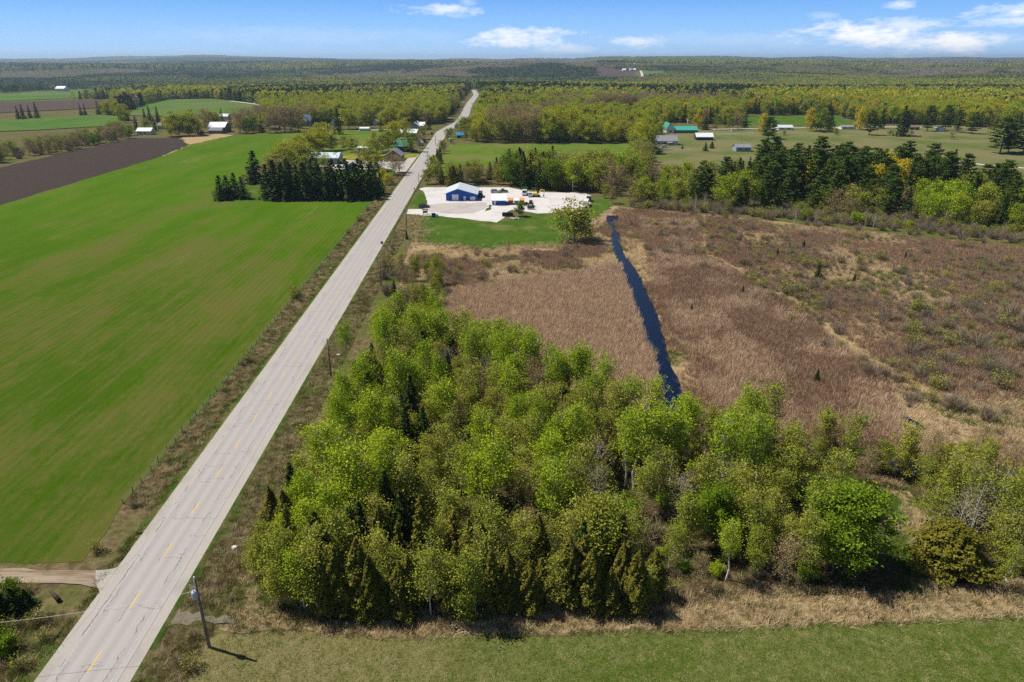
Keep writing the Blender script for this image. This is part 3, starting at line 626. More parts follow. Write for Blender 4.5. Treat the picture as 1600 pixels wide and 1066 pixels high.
# coarser ones for trees that stand a few hundred metres off
PR['mpoplar'] = [tree_decid(13, 3.6, .30, 300 + i, 14, 3, 30, .066, .25, 'pale', 'bright', .012) for i in range(3)]
PR['myellow'] = [tree_decid(12, 4.2, .16, 310 + i, 16, 3, 34, .072, .27, 'grey', 'yellow', .014) for i in range(3)]
PR['mgold'] = [tree_decid(12, 4.0, .14, 315 + i, 16, 3, 34, .072, .27, 'grey', 'gold', .014) for i in range(2)]
PR['molive'] = [tree_decid(11, 3.4, .18, 320 + i, 14, 3, 26, .07, .25, 'grey', 'olive', .013) for i in range(3)]
PR['mbrown'] = [tree_decid(12, 3.3, .2, 330 + i, 16, 3, 17, .07, .22, 'grey', 'brown', .014, stems=2) for i in range(3)]
PR['mgreen'] = [tree_decid(12, 4.4, .16, 340 + i, 16, 3, 40, .07, .28, 'grey', 'green', .015) for i in range(2)]
PR['mspruce'] = [tree_spruce(12, 2.7 + .2 * i, 350 + i, 17, 7, 8, .30) for i in range(3)]
PR['mpine'] = [tree_pine(17, 3.9, 360 + i, 12, .30, 20, .14) for i in range(4)]
PR['mcedar'] = [tree_cedar(9, 2.1, 370 + i, 900, .28) for i in range(2)]

SPEC = {'poplar': ('poplar_tree', 'fresh lime poplar with pale trunk'), 'mpoplar': ('poplar_tree', 'bright green poplar'),
        'tall': ('poplar_tree', 'lime-crowned poplar on long bare white trunk'), 'maple': ('broadleaf_tree', 'rich green broadleaf tree'), 'birch': ('birch_tree', 'thin white-stemmed olive birch'),
        'olive': ('leafing_tree', 'olive-green half-leafed tree'), 'budding': ('budding_tree', 'brownish tree still in bud'), 'bare': ('bare_tree', 'leafless pale-limbed tree'),
        'cedar': ('cedar_tree', 'narrow olive-brown cedar'), 'spruce': ('spruce_tree', 'dark pointed spruce'), 'cedarbush': ('cedar_bush', 'wide golden-olive cedar bush'),
        'bush': ('leafy_bush', 'low leafy bush'), 'bareshrub': ('bare_shrub', 'grey leafless shrub'), 'budshrub': ('budding_shrub', 'ochre shrub coming into bud'),
        'myellow': ('broadleaf_tree', 'yellow-green round tree'), 'mgold': ('golden_tree', 'golden-yellow tree'), 'molive': ('leafing_tree', 'olive-green tree'), 'mbrown': ('budding_tree', 'brownish tree in bud'),
        'mgreen': ('broadleaf_tree', 'rich green round tree'), 'mspruce': ('spruce_tree', 'dark pointed spruce'), 'mpine': ('pine_tree', 'dark layered pine'), 'mcedar': ('cedar_tree', 'narrow olive cedar')}
PH = {'poplar': 14, 'tall': 14, 'maple': 11, 'birch': 11, 'olive': 10, 'budding': 10, 'bare': 10, 'cedar': 10, 'spruce': 10, 'cedarbush': 6, 'bush': 3.2, 'bareshrub': 2.6, 'budshrub': 2.8,
      'mpoplar': 13, 'myellow': 12, 'mgold': 12, 'molive': 11, 'mbrown': 12, 'mgreen': 12, 'mspruce': 12, 'mpine': 17, 'mcedar': 9}
PLANTED = []      # (object, species, x, y, H, zone)
prnd = random.Random(5)
def plant(sp, x, y, H, zone, label=None, wide=1.0, var=None, rz=None):
    """one tree: an empty at its foot with trunk and crown as children"""
    vs_ = PR[sp]; a, b = vs_[prnd.randrange(len(vs_)) if var is None else var % len(vs_)]
    k = H / PH[sp]; nm, ph = SPEC[sp]; w = wide * prnd.uniform(.92, 1.1)
    shr = sp in ('bareshrub', 'budshrub', 'bush')
    t = thing(nm, label, 'shrub' if shr or sp == 'cedarbush' else 'tree', (x, y, float(hz(x, y))), prnd.uniform(0, 6.28) if rz is None else rz, None, (k * w, k * w, k))
    if b is None: ob('stems', a, t)
    else: ob('stems' if sp == 'budshrub' else 'trunk', a, t); ob('foliage' if sp in ('budshrub', 'bush') else 'crown', b, t)
    PLANTED.append((t, sp, x, y, H, zone, label)); return t
def top(sp, px, py, H, zone, label=None, **k):
    x, y = P(px, py, H * .97); return plant(sp, x, y, H, zone, label, **k)
def base(sp, px, py, H, zone, label=None, **k):
    x, y = P(px, py); return plant(sp, x, y, H, zone, label, **k)

# ---------------------------------------------------------------- the grove
ZG = 'grove'
for px, py, H in [(650, 472, 14), (692, 482, 12), (604, 480, 13), (562, 552, 14), (622, 548, 14), (532, 578, 12), (700, 590, 12), (786, 510, 13), (750, 500, 11), (832, 516, 13),
                  (902, 535, 13), (880, 548, 11), (498, 650, 13), (546, 690, 14), (522, 612, 12), (592, 668, 12), (645, 560, 12), (897, 628, 13), (868, 645, 11), (1002, 628, 14), (1046, 624, 14),
                  (1024, 642, 13), (1076, 612, 8), (1146, 642, 14), (1178, 646, 13), (1198, 652, 12), (770, 682, 14), (744, 698, 11), (862, 712, 12), (836, 620, 11), (440, 800, 9), (484, 780, 10),
                  (536, 500, 9), (1060, 640, 12), (985, 640, 12), (470, 730, 11), (515, 745, 12), (570, 610, 13), (668, 530, 13), (800, 550, 12)]:
    top('tall' if px > 955 else 'poplar', px, py, H + (1.5 if px > 955 else .8), ZG)
top('maple', 1122, 762, 9.0, ZG, 'small rich green tree with a pale trunk, in the grove left of the grassy glade')
top('maple', 1340, 765, 12.0, ZG, 'largest rich green tree, full round crown over its own dark shadow by the glade', wide=1.2)
top('maple', 1322, 800, 9.5, ZG, 'lower green tree merged with the left flank of the largest round one', wide=1.0)
top('maple', 572, 905, 4.0, ZG, 'small vivid green sapling on the front edge of the cedars', wide=.9)
top('cedarbush', 1497, 822, 6.5, ZG, 'wide golden-olive cedar bush right of the glade, by the dry strip')
top('spruce', 452, 728, 9.5, ZG, 'dark pointed spruce nearest the road at the left side of the grove')
top('spruce', 912, 818, 10, ZG, 'dark pointed spruce in the front of the grove below the channel')
top('spruce', 615, 438, 5.5, ZG, 'small dark spruce beside the road at the far tip of the grove')
for px, py, H in [(640, 590, 12), (632, 640, 11), (612, 555, 11), (660, 640, 11), (545, 800, 10), (560, 790, 10), (600, 740, 10), (625, 770, 10), (660, 520, 11), (575, 585, 11), (640, 700, 9)]:
    top('spruce', px, py, H, ZG, wide=1.1)
for px, py, H in [(1500, 715, 11), (1552, 725, 12), (1592, 738, 12), (1482, 760, 9), (1525, 682, 8), (1630, 720, 12), (1575, 800, 9), (1462, 712, 8), (1610, 800, 10), (1540, 690, 8), (1585, 850, 7)]:
    top('birch', px, py, H, ZG)
for px, py, H in [(1570, 735, 10), (1545, 760, 10), (1520, 770, 10)]: top('bare', px, py, H, ZG)
for px, py, H in [(1300, 640, 7), (1275, 660, 6), (1240, 665, 7), (1215, 655, 8), (1120, 640, 8), (1320, 660, 6), (1385, 690, 6), (1365, 700, 6.5), (1260, 690, 7)]:
    top(('budding', 'olive', 'olive')[(px // 5) % 3], px, py, H, ZG, wide=1.2)
# front row of cedars
rr = random.Random(3)
for i in range(46):
    px = 400 + i * 13.8 + rr.uniform(-7, 7); t = (px - 402) / 620
    by = 950 + 20 * math.sin(min(1, t * 1.6) * math.pi / 2) - 18 * t + rr.uniform(-24, 6)
    if px < 430: by -= 40
    H = rr.uniform(5.5, 10.5) * (1 if px > 430 else .8)
    base(rr.choice(['cedar', 'cedar', 'cedar', 'olive', 'birch'] if px > 500 else ['cedar', 'olive', 'poplar', 'olive', 'birch']), px, by, H, ZG)
for i in range(24):
    px = 440 + i * 24 + rr.uniform(-9, 9); base('cedar' if rr.random() < .5 else ('birch' if rr.random() < .6 else 'olive'), px, 905 + rr.uniform(-15, 15), rr.uniform(8.5, 11.5), ZG)
# the rest filled in with spacing kept
GR = [P(*p) for p in [(405, 925), (640, 950), (1000, 935), (1200, 915), (1300, 905), (1300, 790), (1190, 745), (1290, 735), (1400, 745), (1440, 770), (1500, 900), (1600, 890), (1720, 880), (1720, 770), (1600, 745), (1480, 720), (1380, 725), (1240, 715), (1100, 690), (1000, 705), (900, 680), (830, 620), (700, 600), (640, 545), (590, 570), (555, 620), (520, 690), (470, 770), (430, 830)]]
minx, maxx = min(p[0] for p in GR), max(p[0] for p in GR); miny, maxy = min(p[1] for p in GR), max(p[1] for p in GR)
taken = [(q[2], q[3]) for q in PLANTED]; nfill = 0
for _ in range(9000):
    x = rr.uniform(minx, maxx); y = rr.uniform(miny, maxy)
    if not bool(inpoly([x], [y], GR)[0]) or min((x - a) ** 2 + (y - b) ** 2 for a, b in taken) < 3.2 ** 2: continue
    px, py = proj(x, y); q = rr.random()
    right = px > 960
    dens = .8 if right else 1.0
    if rr.random() > dens: continue
    if px > 1420: sp, H = rr.choice([('birch', 9), ('olive', 7), ('birch', 10), ('bush', 3.2), ('budding', 8), ('cedar', 6)])
    elif right: sp, H = rr.choice([('budding', 8), ('birch', 10), ('olive', 7.5), ('bush', 3.6), ('olive', 9), ('budding', 7), ('tall', 11), ('bareshrub', 3.5), ('bare', 8), ('olive', 6), ('birch', 8), ('birch', 11)])
    elif py > 840: sp, H = rr.choice([('cedar', 9.5), ('birch', 11), ('cedar', 8), ('olive', 9), ('birch', 10), ('budding', 9), ('olive', 8)])
    elif px < 560 and py > 600: sp, H = rr.choice([('poplar', 10), ('olive', 7), ('olive', 8), ('cedar', 7.5), ('birch', 9)])
    else: sp, H = rr.choice([('birch', 10), ('olive', 8), ('birch', 11), ('poplar', 11), ('budding', 8.5), ('olive', 8.5), ('bare', 9), ('cedar', 7), ('birch', 9)])
    plant(sp, x, y, H * rr.uniform(.85, 1.15), ZG); taken.append((x, y)); nfill += 1
    if nfill >= 215: break
# tall trees closing the back of the grove toward the reeds and the channel
BK = [P(*p) for p in [(585, 590), (600, 540), (650, 528), (730, 560), (830, 600), (910, 630), (960, 680), (1060, 690), (1200, 690), (1200, 720), (1040, 735), (900, 725), (760, 680), (620, 650)]]
nfill = 0
for _ in range(5000):
    x = rr.uniform(min(p[0] for p in BK), max(p[0] for p in BK)); y = rr.uniform(min(p[1] for p in BK), max(p[1] for p in BK))
    if not bool(inpoly([x], [y], BK)[0]) or min((x - a) ** 2 + (y - b) ** 2 for a, b in taken) < 2.7 ** 2: continue
    sp, H = rr.choice([('poplar', 12), ('poplar', 13), ('birch', 11), ('olive', 9), ('tall', 12.5), ('birch', 12), ('spruce', 9)])
    plant(sp, x, y, H * rr.uniform(.88, 1.12), ZG); taken.append((x, y)); nfill += 1
    if nfill >= 52: break
# clump of shrubs at the far tip, along the road
for i in range(44):
    px = rr.uniform(600, 690); py = rr.uniform(425, 505); sp, H = rr.choice([('budshrub', 4.5), ('bareshrub', 4.5), ('olive', 7), ('budding', 7), ('bareshrub', 4), ('olive', 8), ('budding', 6)])
    if px < 610 and py > 470: continue
    base(sp, px, py, H * rr.uniform(.8, 1.2), 'tip')
# ---------------------------------------------------------------- marsh shrubs and young spruces
for px, py, H, lb in [(1277, 437, 5.2, 'largest lone young spruce in the right hand marsh'), (1275, 598, 3.0, 'small lone spruce in the near brown reeds'), (1160, 460, 2.6, 'tiny spruce left of the straw trail in the marsh'),
                      (1080, 488, 2.2, 'tiny spruce standing on the right bank of the channel'), (1214, 402, 3.2, 'thin young spruce above the straw trail in the marsh'), (1334, 440, 2.6, 'low spruce right of the largest marsh spruce'),
                      (1255, 388, 3.0, 'thin young spruce far back in the marsh, left one of two'), (1414, 405, 2.4, 'thin young spruce far back in the marsh, right one of two'), (636, 374, 3.2, 'small dark spruce on the verge below the workshop drive')]:
    base('spruce', px, py, H, 'marsh', lb, wide=1.15)
base('molive', 896, 378, 14.5, 'marsh', 'large olive-green willow at the right end of the workshop lawn', wide=1.5, var=2)
base('molive', 907, 374, 12, 'marsh', 'lower olive-green willow merged with the right side of the large one', wide=1.6, var=1)
base('budding', 795, 400, 5.5, 'marsh', 'thin brown-green tree on the lower edge of the workshop lawn', wide=.9)
for px, py, H in [(886, 396, 3.2), (902, 390, 3.0), (745, 400, 2.2), (760, 401, 2.4), (775, 402, 2.3), (728, 402, 1.8), (823, 402, 2.4), (838, 402, 2.6), (855, 404, 1.8), (885, 402, 3)]: base('bareshrub', px, py, H, 'lawn edge')
MR = [P(*p) for p in [(980, 345), (1150, 350), (1380, 372), (1700, 410), (1900, 600), (1700, 690), (1420, 640), (1260, 520), (1130, 430), (1020, 410)]]
ns = 0
for _ in range(4000):
    px = rr.uniform(985, 1620); py = rr.uniform(345, 690); x, y = P(px, py)
    if not bool(inpoly([x], [y], MR)[0]): continue
    if vnoise(px, py * 2, 60, 3) < .5 and rr.random() < .7: continue
    base(rr.choice(['bareshrub', 'bareshrub', 'bareshrub', 'budshrub']), px, py, rr.uniform(1.6, 4.0), 'right marsh'); ns += 1
    if ns > 190: break
for px, py, H in [(1530, 545, 4.5), (1385, 500, 4), (1295, 480, 3.6), (1290, 545, 3.2), (1545, 570, 4.2), (1595, 520, 5), (1580, 500, 5.5), (1540, 580, 3.5)]: base('bareshrub', px, py, H, 'right marsh')
ns = 0
for _ in range(3000):
    px = rr.uniform(650, 940); py = rr.uniform(405, 520); x, y = P(px, py)
    if vnoise(px, py * 2, 50, 8) < .55 or (px > 800 and py > 440) or px > 560 + (520 - py) * 3: continue
    base(rr.choice(['bareshrub', 'budshrub', 'bareshrub']), px, py, rr.uniform(1.2, 2.8), 'left marsh'); ns += 1
    if ns > 40: break
# fence line bushes by the crop field
for px, py, H, sp in [(562, 346, 3.2, 'budshrub'), (575, 330, 2.6, 'budshrub'), (462, 466, 3.0, 'bush'), (470, 472, 2.0, 'bareshrub'), (388, 566, 2.2, 'budshrub'), (380, 572, 1.6, 'bareshrub'), (208, 792, 1.4, 'bareshrub'), (154, 862, 1.8, 'budshrub'), (352, 612, 1.5, 'budshrub'), (530, 385, 2, 'bareshrub'), (545, 366, 2.4, 'budshrub')]:
    base(sp, px, py, H, 'field fence')
for px, py, H, sp in [(300, 1045, 1.9, 'budshrub'), (280, 1040, 1.3, 'bareshrub'), (362, 940, 1.2, 'bareshrub')]: base(sp, px, py, H, 'pole')
for px, py, H, sp in [(10, 1020, 2.6, 'bush'), (35, 1045, 2.0, 'budshrub'), (60, 975, 2.0, 'budshrub'), (-20, 1000, 3.4, 'bush'), (15, 985, 1.6, 'budshrub'), (70, 1000, 1.5, 'budshrub'), (-40, 960, 5, 'bush'), (20, 930, 2.2, 'bush'), (45, 925, 1.6, 'budshrub')]: base(sp, px, py, H, 'corner')
for px, py, H in [(2, 962, 4.2), (26, 958, 3.8), (-18, 975, 4.5), (44, 948, 2.6)]: base('spruce', px, py, H, 'corner', wide=2.0)
for px, py, H in [(-95, 945, 12), (-55, 930, 10), (-130, 925, 12), (-42, 965, 8)]: base('spruce', px, py, H, 'corner', wide=1.25)
# ---------------------------------------------------------------- spruce screen by the farmyard
xs = [420, 432, 444, 456, 467, 479, 490, 502, 513, 524, 535, 546, 557, 568, 579]
for i, px in enumerate(xs):
    base('mspruce', px, 311 + (i % 3) * .8 - (1 if px > 550 else 0), 16.2 + rr.uniform(-1.8, 1.6), 'screen', wide=1.45)
for px in (430, 452, 475, 498, 520, 543, 563, 583): base('mspruce', px, 303 + rr.uniform(-1, 1), 15 + rr.uniform(-1.5, 1.5), 'screen', wide=1.45)
base('mspruce', 588, 307, 12, 'screen', wide=1.4); base('mspruce', 595, 303, 10, 'screen', wide=1.3)
for px, py, H in [(346, 313, 11), (357, 311, 10.5), (369, 310, 11.5), (380, 311, 10)]: base('mspruce', px, py, H, 'cluster', wide=1.75)
base('mspruce', 400, 286, 16, 'cluster', 'broadest dark spruce, standing alone above the small spruce cluster', wide=1.95)
# trees round the yards and hamlet: (species, foot px, foot py, H)
HT = [('myellow', 470, 252, 14), ('molive', 455, 268, 12), ('myellow', 440, 262, 12), ('molive', 424, 276, 10), ('myellow', 486, 243, 14), ('molive', 476, 272, 10), ('molive', 508, 272, 9), ('mbrown', 438, 278, 10), ('molive', 550, 238, 10), ('molive', 583, 246, 11), ('myellow', 632, 218, 14), ('molive', 660, 218, 11), ('molive', 570, 200, 14), ('myellow', 545, 202, 16), ('myellow', 602, 200, 15), ('myellow', 462, 262, 13), ('myellow', 448, 255, 12), ('molive', 430, 270, 10), ('myellow', 506, 236, 17), ('myellow', 498, 240, 14), ('molive', 478, 262, 12), ('molive', 520, 236, 9), ('molive', 540, 234, 9),
      ('mbrown', 565, 262, 10), ('molive', 495, 262, 9), ('molive', 577, 266, 12), ('molive', 590, 268, 9), ('mspruce', 588, 262, 8), ('mbrown', 616, 274, 11), ('mbrown', 624, 270, 9), ('mgold', 598, 283, 6.5), ('mgold', 606, 290, 6), ('molive', 612, 288, 5),
      ('molive', 598, 238, 12), ('molive', 606, 236, 13), ('myellow', 614, 225, 15), ('molive', 590, 240, 11), ('molive', 642, 238, 15), ('mbrown', 656, 232, 10), ('mspruce', 529, 210, 21), ('mspruce', 596, 206, 12), ('molive', 585, 222, 8),
      ('mbrown', 445, 207, 20), ('mbrown', 455, 205, 22), ('mbrown', 432, 207, 20), ('mbrown', 466, 204, 19), ('mgreen', 386, 209, 13), ('mbrown', 375, 208, 18), ('mgreen', 397, 207, 14), ('mspruce', 410, 207, 14), ('mbrown', 422, 208, 15), ('mbrown', 388, 204, 20),
      ('myellow', 280, 213, 17), ('myellow', 296, 212, 18), ('myellow', 268, 214, 14), ('myellow', 306, 212, 12), ('mbrown', 315, 207, 15), ('mspruce', 243, 205, 12), ('molive', 228, 206, 10), ('mspruce', 236, 194, 17), ('mspruce', 248, 193, 16), ('mspruce', 228, 195, 15), ('mspruce', 214, 204, 13), ('molive', 205, 212, 9),
      ('myellow', 325, 196, 13), ('mbrown', 320, 198, 15), ('myellow', 335, 196, 12), ('mspruce', 347, 189, 12), ('mspruce', 361, 200, 11),
      ('mspruce', 684, 262, 11), ('mspruce', 688, 256, 10), ('molive', 674, 276, 12), ('molive', 682, 287, 12), ('mcedar', 678, 270, 10), ('molive', 689, 240, 9), ('molive', 668, 288, 8), ('mcedar', 690, 285, 8), ('molive', 693, 236, 8),
      ('molive', 704, 214, 8), ('molive', 727, 219, 9), ('molive', 737, 221, 11), ('molive', 700, 218, 9), ('molive', 704, 225, 6), ('mspruce', 745, 222, 9), ('mspruce', 670, 203, 14), ('molive', 664, 210, 9),
      ('mgreen', 812, 338, 6.2), ('mcedar', 940, 302, 6), ('molive', 946, 310, 7), ('mbrown', 956, 318, 8), ('mspruce', 650, 203, 15)]
for sp, px, py, H in HT: dc = sp in ('myellow', 'molive', 'mbrown') and H > 8 and px < 640; base(sp, px, py, H * (1.12 if dc else 1), 'hamlet', wide=1.3 if dc else 1)
def ch_hr(px, py, r): return r.choice([('mbrown', 11), ('molive', 11), ('mbrown', 12), ('molive', 12), ('bare', 9)])
# pasture trees on the right
for sp, px, py, H, wd in [('mgold', 1192, 210, 17, 1.0), ('mpine', 1200, 217, 17, 1.5), ('mgold', 1266, 205, 19, 1), ('mgreen', 1282, 206, 19, 1), ('mspruce', 1296, 203, 18, 1.3), ('mgreen', 1276, 204, 17, 1), ('mgold', 1343, 203, 18, 1.1), ('mpine', 1358, 211, 20, 1.1), ('mspruce', 1376, 201, 18, 1.0),
                          ('mspruce', 1407, 213, 24, 1.2), ('mpine', 1412, 212, 20, 1), ('mpine', 1448, 205, 22, 1.1), ('mpine', 1476, 204, 22, 1.1), ('mpine', 1495, 207, 19, 1.1), ('mpine', 1518, 209, 18, 1.2), ('mpine', 1562, 240, 24, 1.4), ('mpine', 1575, 238, 20, 1.3), ('mpine', 1598, 238, 17, 1.6),
                          ('mbrown', 1486, 218, 8, 1.2), ('molive', 1225, 212, 5, 1.3), ('molive', 1306, 211, 6, 1.3), ('molive', 1140, 203, 14, 1), ('mbrown', 1152, 202, 16, 1.1), ('molive', 1120, 203, 15, 1), ('mspruce', 1102, 203, 12, 1.5), ('mgold', 1090, 202, 17, 1), ('mbrown', 1100, 199, 17, 1), ('myellow', 1040, 197, 16, 1), ('myellow', 1034, 203, 14, 1), ('molive', 1030, 215, 12, 1.3), ('molive', 1024, 218, 10, 1.3),
                          ('mspruce', 1102, 236, 6, 1.8), ('mcedar', 1112, 232, 5, 1.5), ('mspruce', 1066, 233, 4, 1.2), ('mspruce', 1530, 199, 14, 1.2), ('mspruce', 1590, 190, 20, 1.1), ('mspruce', 1572, 197, 15, 1.1), ('molive', 1390, 212, 5, 1.6), ('mbrown', 1424, 212, 4, 1.6)]:
    base(sp, px, py, H, 'pasture', wide=wd)
# yard-back hedge, row behind the hay field, and the belt beyond the marsh
def scatter(poly_px, n, spacing, choose, zone, seed):
    r = random.Random(seed); pw = [P(*p) for p in poly_px]; done = []
    x0, x1 = min(p[0] for p in pw), max(p[0] for p in pw); y0_, y1_ = min(p[1] for p in pw), max(p[1] for p in pw)
    for _ in range(n * 60):
        x, y = r.uniform(x0, x1), r.uniform(y0_, y1_)
        if not bool(inpoly([x], [y], pw)[0]) or any((x - a) ** 2 + (y - b) ** 2 < spacing ** 2 for a, b in done): continue
        px, py = proj(x, y); sp, H = choose(px, py, r); plant(sp, x, y, H * r.uniform(.85, 1.15), zone); done.append((x, y))
        if len(done) >= n: break
def ch_hedge(px, py, r):
    if 795 < px < 870: return r.choice([('mgreen', 16), ('mspruce', 15), ('mcedar', 14), ('mspruce', 14), ('molive', 15)])
    if px < 800: return r.choice([('molive', 10.5), ('mcedar', 10), ('mbrown', 9.5), ('molive', 10), ('mcedar', 9)])
    return r.choice([('molive', 15), ('mbrown', 14), ('mpoplar', 15), ('mcedar', 11), ('molive', 14)])
scatter([(700, 291), (700, 284), (790, 275), (860, 276), (990, 278), (1000, 290), (955, 306), (925, 300), (830, 297), (800, 291)], 105, 3.6, ch_hedge, 'yard hedge', 21)
def ch_row(px, py, r):
    if 895 < px < 1000 or 765 > px > 700: return r.choice([('myellow', 17), ('molive', 16), ('myellow', 16)])
    if px > 850: return r.choice([('myellow', 20), ('myellow', 19), ('molive', 18), ('myellow', 21)])
    return r.choice([('mbrown', 23), ('mbrown', 24), ('molive', 19), ('mbrown', 21)])
scatter([(742, 223), (742, 214), (850, 209), (990, 211), (1012, 222), (1005, 246), (990, 224)], 105, 7.4, ch_row, 'field row', 22)
def ch_ham(px, py, r): return r.choice([('myellow', 18), ('myellow', 20), ('myellow', 17), ('molive', 17), ('myellow', 19), ('mspruce', 17), ('molive', 18)] if px > 500 else [('mbrown', 17), ('mbrown', 18), ('myellow', 14), ('molive', 14)])
scatter([(500, 196), (500, 184), (600, 182), (690, 184), (690, 193), (640, 190), (600, 197), (560, 197)], 60, 9, ch_ham, 'hamlet', 31)
scatter([(365, 204), (400, 190), (500, 184), (500, 197), (470, 203)], 34, 9, ch_ham, 'hamlet', 32)
def ch_belt(px, py, r):
    if px > 1500: return r.choice([('mpine', 16), ('mpine', 17), ('molive', 12), ('mspruce', 15), ('mpoplar', 12), ('mcedar', 12)])
    if 1430 < px < 1530 and py > 322: return r.choice([('mpoplar', 14), ('mpoplar', 13)])
    if px < 1085: return r.choice([('molive', 12), ('molive', 11), ('mspruce', 11), ('mbrown', 11), ('mpoplar', 12)])
    if px < 1180: return r.choice([('mpine', 15), ('mpoplar', 14), ('molive', 12), ('mspruce', 13), ('molive', 11)])
    if py > 318: return r.choice([('mpine', 15), ('molive', 11), ('mbrown', 10), ('mpine', 17), ('mspruce', 12)])
    return r.choice([('mpine', 19), ('mpine', 20), ('mpine', 18), ('mspruce', 17), ('mpine', 17), ('mpine', 18)] if r.random() < .9 else [('mgold', 15)])
scatter([(985, 322), (985, 300), (1050, 285), (1120, 283), (1200, 278), (1330, 280), (1450, 288), (1560, 312), (1760, 330), (1760, 395), (1600, 372), (1450, 352), (1300, 342), (1200, 333), (1100, 325)], 230, 4.9, ch_belt, 'belt', 23)
def ch_edge(px, py, r): return r.choice([('bareshrub', 3.6), ('bareshrub', 4.2), ('budding', 6), ('budshrub', 3.8), ('bare', 7), ('bareshrub', 3)])
scatter([(985, 328), (1100, 327), (1300, 344), (1450, 354), (1600, 375), (1720, 392), (1720, 404), (1600, 388), (1450, 370), (1300, 358), (1100, 340)], 90, 3.4, ch_edge, 'belt foot', 24)
scatter([(986, 228), (1003, 228), (1016, 262), (1004, 290), (984, 284), (992, 262)], 42, 4.5, ch_hr, 'field end', 27)
def ch_lh(px, py, r): return r.choice([('mbrown', 9), ('bareshrub', 6), ('mbrown', 11), ('molive', 9), ('mgreen', 7), ('molive', 10)])
scatter([(-60, 266), (-60, 252), (60, 233), (200, 206), (205, 216), (100, 238)], 110, 3.6, ch_lh, 'left hedge', 25)

# ---------------------------------------------------------------- tree labels from kind, size and place
def ordn(k): return {1: 'first', 2: 'second', 3: 'third', 4: 'fourth', 5: 'fifth', 6: 'sixth', 7: 'seventh', 8: 'eighth', 9: 'ninth', 10: 'tenth'}.get(k, '%d%s' % (k, 'th' if 10 < k % 100 < 14 else {1: 'st', 2: 'nd', 3: 'rd'}.get(k % 10, 'th')))
def zone_of(sp, x, y, zone):
    if zone == 'grove':
        px, py = proj(x, y); side = 'left grove' if px < 800 else ('mid grove' if px < 1200 else 'right grove')
        row = int((y - 64) // 6)
        return [side + ', ' + ('front row', 'second row back', 'third row back', 'fourth row back', 'fifth row back', 'sixth row back', 'seventh row back')[row] if row < 7 else 'rows nearest marsh', 'trees of the grove'][0]
    return {'tip': 'in roadside thicket at grove tip', 'marsh': 'in the marsh', 'lawn edge': 'along lower edge of workshop lawn', 'right marsh': 'in right marsh' + (', far part' if proj(x, y)[1] < 420 else (', middle part' if proj(x, y)[1] < 500 else ', near part')),
            'left marsh': 'in marsh left of the channel', 'field fence': 'on fence line between crop and road', 'pole': 'beside the nearest utility pole', 'corner': 'in rough corner below farm track',
            'screen': 'in spruce screen by farmyard, ' + ('front row' if proj(x, y)[1] > 308 else 'back row'), 'cluster': 'in small cluster left of the spruce screen', 'hamlet': 'among the yards left of the road' if x < roadx(y) else 'among the yards right of the road', 'pasture': 'on the right hand pasture' if proj(x, y)[0] > 1160 else 'around the green-roofed house',
            'yard hedge': 'in the hedge behind the gravel yard', 'field row': 'in the row behind the hay field', 'field end': 'in hedge at right end of hay field', 'belt': 'in belt beyond the marsh, ' + ('front' if y < P(1200, 318)[1] else 'back'), 'belt foot': 'at foot of belt beyond marsh', 'left hedge': 'in the hedge beyond the ploughed field'}[zone]
groups = {}
for q in PLANTED: groups.setdefault((SPEC[q[1]][1], zone_of(q[1], q[2], q[3], q[5])), []).append(q)
for (ph, zn), L in groups.items():
    L.sort(key=lambda q: proj(q[2], q[3])[0]); un = [q for q in L if not q[6]]
    for i, q in enumerate(L):
        q[0]['group'] = ('trees of the grove' if q[5] == 'grove' else {'belt': 'trees of the belt beyond the marsh', 'belt foot': 'shrubs at the foot of the belt', 'screen': 'spruces screening the farmyard', 'right marsh': 'shrubs scattered over the marsh', 'left marsh': 'shrubs scattered over the marsh', 'yard hedge': 'hedge behind the gravel yard', 'field row': 'row behind the hay field', 'hamlet': 'trees among the hamlet yards', 'pasture': 'trees of the pasture'}.get(q[5], 'plants ' + q[5]))
    tall = max(un, key=lambda q: q[4]) if un else None
    for i, q in enumerate(un):
        q[0]['label'] = ph + ' ' + (zn if len(un) == 1 else '%s, %s' % (zn, (ordn(i + 1) + ' from left')))

